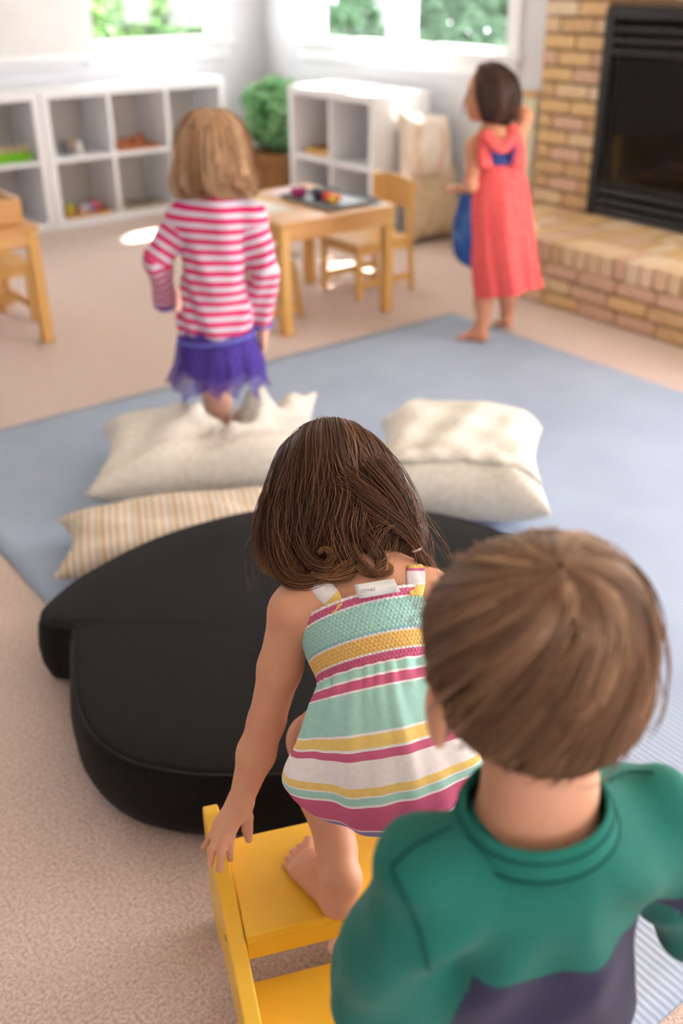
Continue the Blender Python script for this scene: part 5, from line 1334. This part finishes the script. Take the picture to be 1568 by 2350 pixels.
def wr2(X, Y, Z): return 0.004 * np.sin(38 * Z + 22 * X + 9 * np.sin(14 * X)) * np.clip((SL2[2] - .02 - Z) / .1, 0, 1) + 0.003 * np.sin(55 * X + 12 * Z) + 0 * Y
V, Q = sh_.mesh('striped_shirt', .0045, .007, cut2, wr2, relax=3)
ax_ = [(SL2, EL2, WL2), (SR2, ER2, WR2)]
co = (NECKZ - V[:, 2]) - .06 * (V[:, 0] - SL2[0])
for a_, e_, w_ in ax_:
    s0 = a_ * .75 + e_ * .25
    dA = seg_d(V, s0, e_); dB = seg_d(V, e_, w_); isarm = (np.minimum(dA, dB) < .050)
    L_ = np.linalg.norm(e_ - a_); t1 = (V - a_) @ unit(e_ - a_); t2 = (V - e_) @ unit(w_ - e_)
    ca = np.where(dA < dB, t1, L_ + t2) + (NECKZ - a_[2]); co = np.where(isarm, ca, co)
hemd = V[:, 2] - (HEMZ + 0.10 * (V[:, 0] - G(490, 442)[0]))
wr_d = np.minimum(np.linalg.norm(V - WL2, axis=1), np.linalg.norm(V - WR2, axis=1))
cuff = np.minimum(np.where((np.abs(V[:, 0] - SL2[0]) < .5) & (hemd < .014) & (wr_d > .09), 0, 1), 1)
M_STR = mat('pink_striped_jersey', srgb(236, 220, 228), .9, .1, srgb(230, 214, 222), 9, 2, .2, 300)
PER = .0285
stripes_on(M_STR, [(0, (214, 204, 220)), (.50, (216, 40, 106)), (.985, (214, 204, 220))], 1 / PER, attr='st')
np_obj('striped_shirt', V, Q, M_STR, g2, {'st': co + .5})
# blue hem and cuffs
M_HEM = mat('blue_binding', srgb(112, 110, 196), .9, .1, srgb(104, 100, 186), 20)
hp_ = [(PE2[0] + (.112) * math.cos(t) - .001, PE2[1] + .094 * math.sin(t), HEMZ + .005 + .10 * (.111 * math.cos(t))) for t in np.linspace(0, 2 * math.pi, 60, endpoint=False)]
mb = MB(); mb.tube(hp_, .0065, 6, closed=True); mb.build('hem_binding', M_HEM, g2, True)
for w_, e_ in ((WL2, EL2), (WR2, ER2)):
    d_ = unit(w_ - e_); a1 = unit(np.cross(d_, [0, 1, .3])); a2 = np.cross(d_, a1)
    mb = MB(); mb.tube([w_ + d_ * .020 + (a1 * math.cos(t) + a2 * math.sin(t)) * .029 for t in np.linspace(0, 6.283, 24, endpoint=False)], .0055, 6, closed=True); mb.build('cuff', M_HEM, g2, True)
# tulle skirt: two ragged layers
M_TUL = mat('purple_tulle', srgb(84, 62, 158), .8, .15, srgb(98, 76, 176), 14, 3, .2, 300)
M_TUL.node_tree.nodes['Principled BSDF'].inputs['Alpha'].default_value = 0.62
M_TULIN = mat('purple_lining', srgb(64, 48, 140), .85, .15, srgb(74, 56, 152), 10, 3)
def skirt(name, m, r0, r1, zdrop, seed, rag, nt=200):
    c0 = PE2 + np.array([0, 0, .03])
    rg = [(c0 + np.array([0, 0, -zdrop * k]), np.array([1, 0, 0]) * (r0 + (r1 - r0) * k ** .8), np.array([0, -1, 0]) * (r0 * .78 + (r1 - r0) * k ** .8), k) for k in (0, .2, .45, .7, .9, 1.0)]
    rr = np.random.default_rng(seed); ph = rr.random(5) * 6.28
    def dp(th, v): return v * (.06 * np.sin(8 * th + ph[0]) + .05 * np.sin(13 * th + ph[1] + 2 * v) + .03 * np.sin(27 * th + ph[2])) + .012 * np.sin(40 * th) * (1 - v)
    V, Q, S, TH, VV = loft(rg, 40, nt, dp)
    V[:, 2] -= VV ** 2 * rag * (np.sin(3 * TH + ph[3]) + .7 * np.sin(7 * TH + ph[4]) + .4 * np.sin(15 * TH))
    V[:, 0] += VV ** 2 * .012 * np.sin(4 * V[:, 2] * 10)
    return np_obj(name, V, Q, m, g2)
skirt('tulle_layer', M_TUL, .099, .140, .188, 3, .024); skirt('tulle_layer', M_TUL, .097, .126, .170, 4, .020); skirt('skirt_lining', M_TULIN, .094, .112, .145, 5, .006)
# blond bob
M_HBLOND = hair_mat('blond_hair', (122, 86, 62), (196, 154, 116), (240, 212, 178))
def ring_w(c, rx, ry, yaw, tilt, s):
    """ring in world axes; Y points to the viewer's side"""
    X = np.array([math.cos(yaw), math.sin(yaw), 0]); Y = np.array([math.sin(yaw), -math.cos(yaw), 0]) * math.cos(tilt) + np.array([0, 0, 1]) * math.sin(tilt)
    return (np.asarray(c, float), X * rx, Y * ry, s)
def hl(k, dy=0.0): return HC2 + np.array([0, dy, k])
HB2 = [ring_w(hl(.106, -.0), .004, .004, 0, 0, 0), ring_w(hl(.100), .045, .05, 0, -.1, .1), ring_w(hl(.07, .0), .078, .085, 0, -.1, .25), ring_w(hl(.03, -.004), .092, .098, 0, -.1, .42), ring_w(hl(-.02, -.006), .098, .098, 0, 0, .6),
       ring_w(hl(-.06, -.006), .104, .094, 0, .05, .76), ring_w(hl(-.095, -.004), .108, .09, 0, .1, .9), ring_w(hl(-.122, -.002), .102, .086, 0, .1, 1.0)]
hair_loft('hair', HB2, M_HBLOND, g2, n=2600, M=12, th=(-2.1, 2.1), v0=(0, .35), vlen=(.6, .95), lift=(.97, 1.04), wave=.006, wfreq=1.2, rad=.0012, clump=70, seed=12, cap_scale=.955, curl=.012, cap_th=(-2.1, 2.1))
# ================================================================== girl in the red pinafore
g3 = thing('person', 'barefoot girl in a red pinafore over a blue dress by the brick hearth', 'person')
F3 = at_z(1092, 782, MZ); Y3 = F3[1]
K = lambda px, py, dy=0.0: at_y(px, py, Y3 + dy)
b = Body()
HC3 = K(1120, 213, .02); R3 = frame(np.array([-.05, .08, 1.0]), np.array([-.93, .42, -.25]))
L3 = head_prims(b, HC3, R3, 1.0)
b.chain([HC3 + R3 @ np.array([0, -.014, -.05]), K(1134, 300, 0.0)], [.033, .037], .02)
SL3, SR3 = K(1092, 335, -.01), K(1183, 318, .02)
b.ell(K(1138, 360), (.092, .066, .09), None, .03); b.ell(K(1138, 440), (.092, .074, .11), None, .05); b.ell(K(1140, 510), (.10, .08, .09), None, .04)
b.chain([K(1136, 315), SL3], [.042, .034], .04); b.chain([K(1136, 315), SR3], [.042, .034], .04)
EL3 = K(1082, 425, -.05); WL3 = K(1060, 434, .03)
b.chain([SL3, EL3], [.034, .027], .02); b.chain([EL3, WL3], [.027, .019], .012)
simple_hand(b, WL3 + np.array([-.008, .008, 0]), np.array([-.8, .5, -.1]), np.array([-.2, -.2, .9]), np.array([.4, .8, .2]), .9, .6)
ER3 = K(1206, 268, .02); WR3 = K(1178, 236, .05)
b.chain([SR3, ER3], [.034, .027], .02); b.chain([ER3, WR3], [.027, .019], .012)
simple_hand(b, WR3 + np.array([-.008, .004, .006]), np.array([-.7, .1, .6]), np.array([.5, -.2, .6]), np.array([.2, -.9, .3]), .9, .5)
PE3 = K(1140, 540)
for (hx, kx, ax_, dy, az) in ((-.035, (1110, 640), (1106, 752), 0.0, 0.0), (.05, (1166, 640), (1163, 722), .13, .03)):
    hp = PE3 + np.array([hx, 0, 0]); kk = K(kx[0], kx[1], dy * .5 + .02); an = K(ax_[0], ax_[1], dy)
    b.chain([hp, kk, kk * .55 + an * .45 + np.array([0, -.006, 0]), an], [.056, .042, .035, .025], .02)
    if az == 0:
        he = np.array([an[0] + .006, an[1] - .006, MZ + .022]); to = at_z(1066, 772, MZ + .014)
        b.chain([an, he], [.025, .022], .012); b.chain([he, to], [.021, .014], .014); b.chain([an, he * .4 + to * .6 + np.array([0, 0, .012])], [.022, .016], .014)
        dr_ = unit(to - he); sd_ = np.cross([0, 0, 1], dr_)
        for i in range(5): b.cap(to + sd_ * (.016 - .009 * i), to + sd_ * (.018 - .010 * i) + dr_ * (.024 - .003 * i) - np.array([0, 0, .005]), .008 - .0006 * i, .0078 - .0007 * i, .003)
    else:
        he = an + np.array([.004, -.016, -.028]); to = np.array([an[0] - .02, an[1] + .05, MZ + .014])
        b.chain([an, he], [.024, .02], .012); b.chain([he, to], [.02, .014], .014)
        for i in range(5): b.cap(to + np.array([-.016 + .009 * i, 0, 0]), to + np.array([-.017 + .0095 * i, .02 - .003 * i, -.006]), .0078 - .0006 * i, .0074 - .0007 * i, .003)
V, Q = b.mesh('body', .0045); np_obj('body', V, Q, M_SKIN3, g3); face_parts(L3, R3, 1.0, g3)
# blue dress under, red pinafore over
M_BLUE = mat('blue_cotton', srgb(52, 86, 150), .85, .15, srgb(104, 140, 178), 13, 4, .2, 200, contrast=(.5, .72))
M_RED = mat('red_muslin', srgb(236, 84, 86), .9, .1, srgb(246, 116, 112), 90, 3, .4, 260)
def ringk(px, py, rx, ry, dy, yaw, tilt, s): return ring_w(K(px, py, dy), rx, ry, yaw, tilt, s)
BL = [ringk(1138, 322, .082, .056, 0, 0, .0, 0), ringk(1136, 350, .094, .066, 0, 0, 0, .1), ringk(1134, 400, .104, .076, .01, 0, 0, .3), ringk(1132, 470, .132, .088, .02, 0, 0, .55), ringk(1124, 530, .140, .092, .03, 0, 0, .8), ringk(1120, 580, .128, .088, .04, 0, 0, .92), ringk(1126, 604, .110, .08, .04, 0, 0, 1)]
V, Q, S, TH, VV = loft(BL, 60, 140, lambda th, v: v * (.05 * np.sin(7 * th + 1) + .03 * np.sin(12 * th)))
o = np_obj('blue_dress', V, Q, M_BLUE, g3); s_ = o.modifiers.new('thick', 'SOLIDIFY'); s_.thickness = .003
RD = [ringk(1140, 372, .092, .078, 0, 0, 0, 0), ringk(1142, 400, .104, .090, 0, 0, 0, .1), ringk(1144, 450, .118, .106, 0, 0, 0, .3), ringk(1148, 520, .124, .116, 0, 0, .0, .55), ringk(1156, 600, .126, .122, 0, 0, .06, .8), ringk(1164, 655, .128, .124, 0, 0, .12, .95), ringk(1166, 668, .128, .124, 0, 0, .14, 1)]
def red_disp(th, v): return v * (.07 * np.sin(5 * th + 1.1) + .05 * np.sin(9 * th + .4 + 1.5 * v) + .02 * np.sin(17 * th)) - .20 * np.exp(-((th - .55) / .16) ** 2) * np.clip(v * 1.5 - .5, 0, 1)
V, Q, S, TH, VV = loft(RD, 80, 200, red_disp, -1.75, 1.7)
V[:, 2] += .02 * np.sin(TH * 1.2) * VV ** 3
red = np_obj('pinafore', V, Q, M_RED, g3); s_ = red.modifiers.new('thick', 'SOLIDIFY'); s_.thickness = .004; s_.offset = 1
M_TRIM = mat('blue_trim', srgb(86, 70, 150), .85, .15, srgb(98, 80, 164), 20)
def red_strip(name, pts, wd, m=None):
    P = catmull(np.array([K(x, y, dy) for x, y, dy in pts]), 8, False); T = np.gradient(P, axis=0); T /= np.linalg.norm(T, axis=1)[:, None]
    Nn = np.array([0, -1, .25]); Sd = np.cross(T, Nn); Sd /= np.linalg.norm(Sd, axis=1)[:, None]
    w_ = np.interp(np.linspace(0, 1, len(P)), np.linspace(0, 1, len(wd)), wd)[:, None]
    V = np.stack([P - Sd * w_, P + np.array([0, -.004, 0]), P + Sd * w_], 1).reshape(-1, 3)
    Q = [(3 * i + k, 3 * i + 1 + k, 3 * i + 4 + k, 3 * i + 3 + k) for i in range(len(P) - 1) for k in (0, 1)]
    o = np_obj(name, V, np.array(Q), m or M_RED, red); s_ = o.modifiers.new('thick', 'SOLIDIFY'); s_.thickness = .005; return o
red_strip('shoulder_strap', [(1112, 300, -.045), (1116, 322, -.070), (1112, 350, -.084), (1114, 385, -.094)], [.020, .026, .026, .028])
red_strip('shoulder_strap', [(1172, 286, -.030), (1182, 312, -.055), (1190, 345, -.072), (1188, 385, -.086)], [.016, .024, .026, .030])
red_strip('back_strap', [(1114, 305, -.074), (1136, 332, -.092), (1158, 337, -.092), (1178, 310, -.076)], [.020, .022, .022, .020])
mb = MB(); mb.tube([K(x, y, dy) for x, y, dy in ((1122, 332, -.086), (1132, 356, -.094), (1148, 372, -.098), (1172, 374, -.096), (1180, 352, -.088), (1181, 334, -.082))], .004, 6); mb.build('keyhole_trim', M_TRIM, red, True)
# dark brown hair pinned up
M_HDARK = hair_mat('dark_brown_hair', (44, 30, 27), (78, 54, 46), (112, 80, 66))
fy = math.atan2(R3[1, 1], R3[0, 1]) - math.pi / 2       # head yaw
def hl3(k, f=0.0): return HC3 + np.array([0, 0, k]) + np.array([R3[0, 1], R3[1, 1], 0]) * f
HB3 = [ring_w(hl3(.105, .01), .004, .004, fy, 0, 0), ring_w(hl3(.098, .008), .045, .052, fy, 0, .1), ring_w(hl3(.07, .0), .078, .092, fy, -.05, .28), ring_w(hl3(.03, -.008), .092, .104, fy, -.1, .46), ring_w(hl3(-.015, -.012), .09, .104, fy, -.15, .64), ring_w(hl3(-.06, -.016), .078, .09, fy, -.2, .82), ring_w(hl3(-.095, -.018), .058, .07, fy, -.2, 1)]
hair_loft('hair', HB3, M_HDARK, g3, n=1800, M=10, th=(-1.75, 1.75), v0=(0, .4), vlen=(.4, .8), lift=(.97, 1.03), wave=.005, wfreq=1.2, rad=.0013, clump=60, seed=15, cap_scale=.965, cap_th=(-1.85, 1.85))
mb = MB(); mb.tube([L3(-.066, .045, .02), L3(-.071, .062, -.01), L3(-.069, .074, -.045), L3(-.064, .080, -.075)], [.003, .0025, .002, .001], 5); mb.build('loose_lock', M_HDARK, g3, True)
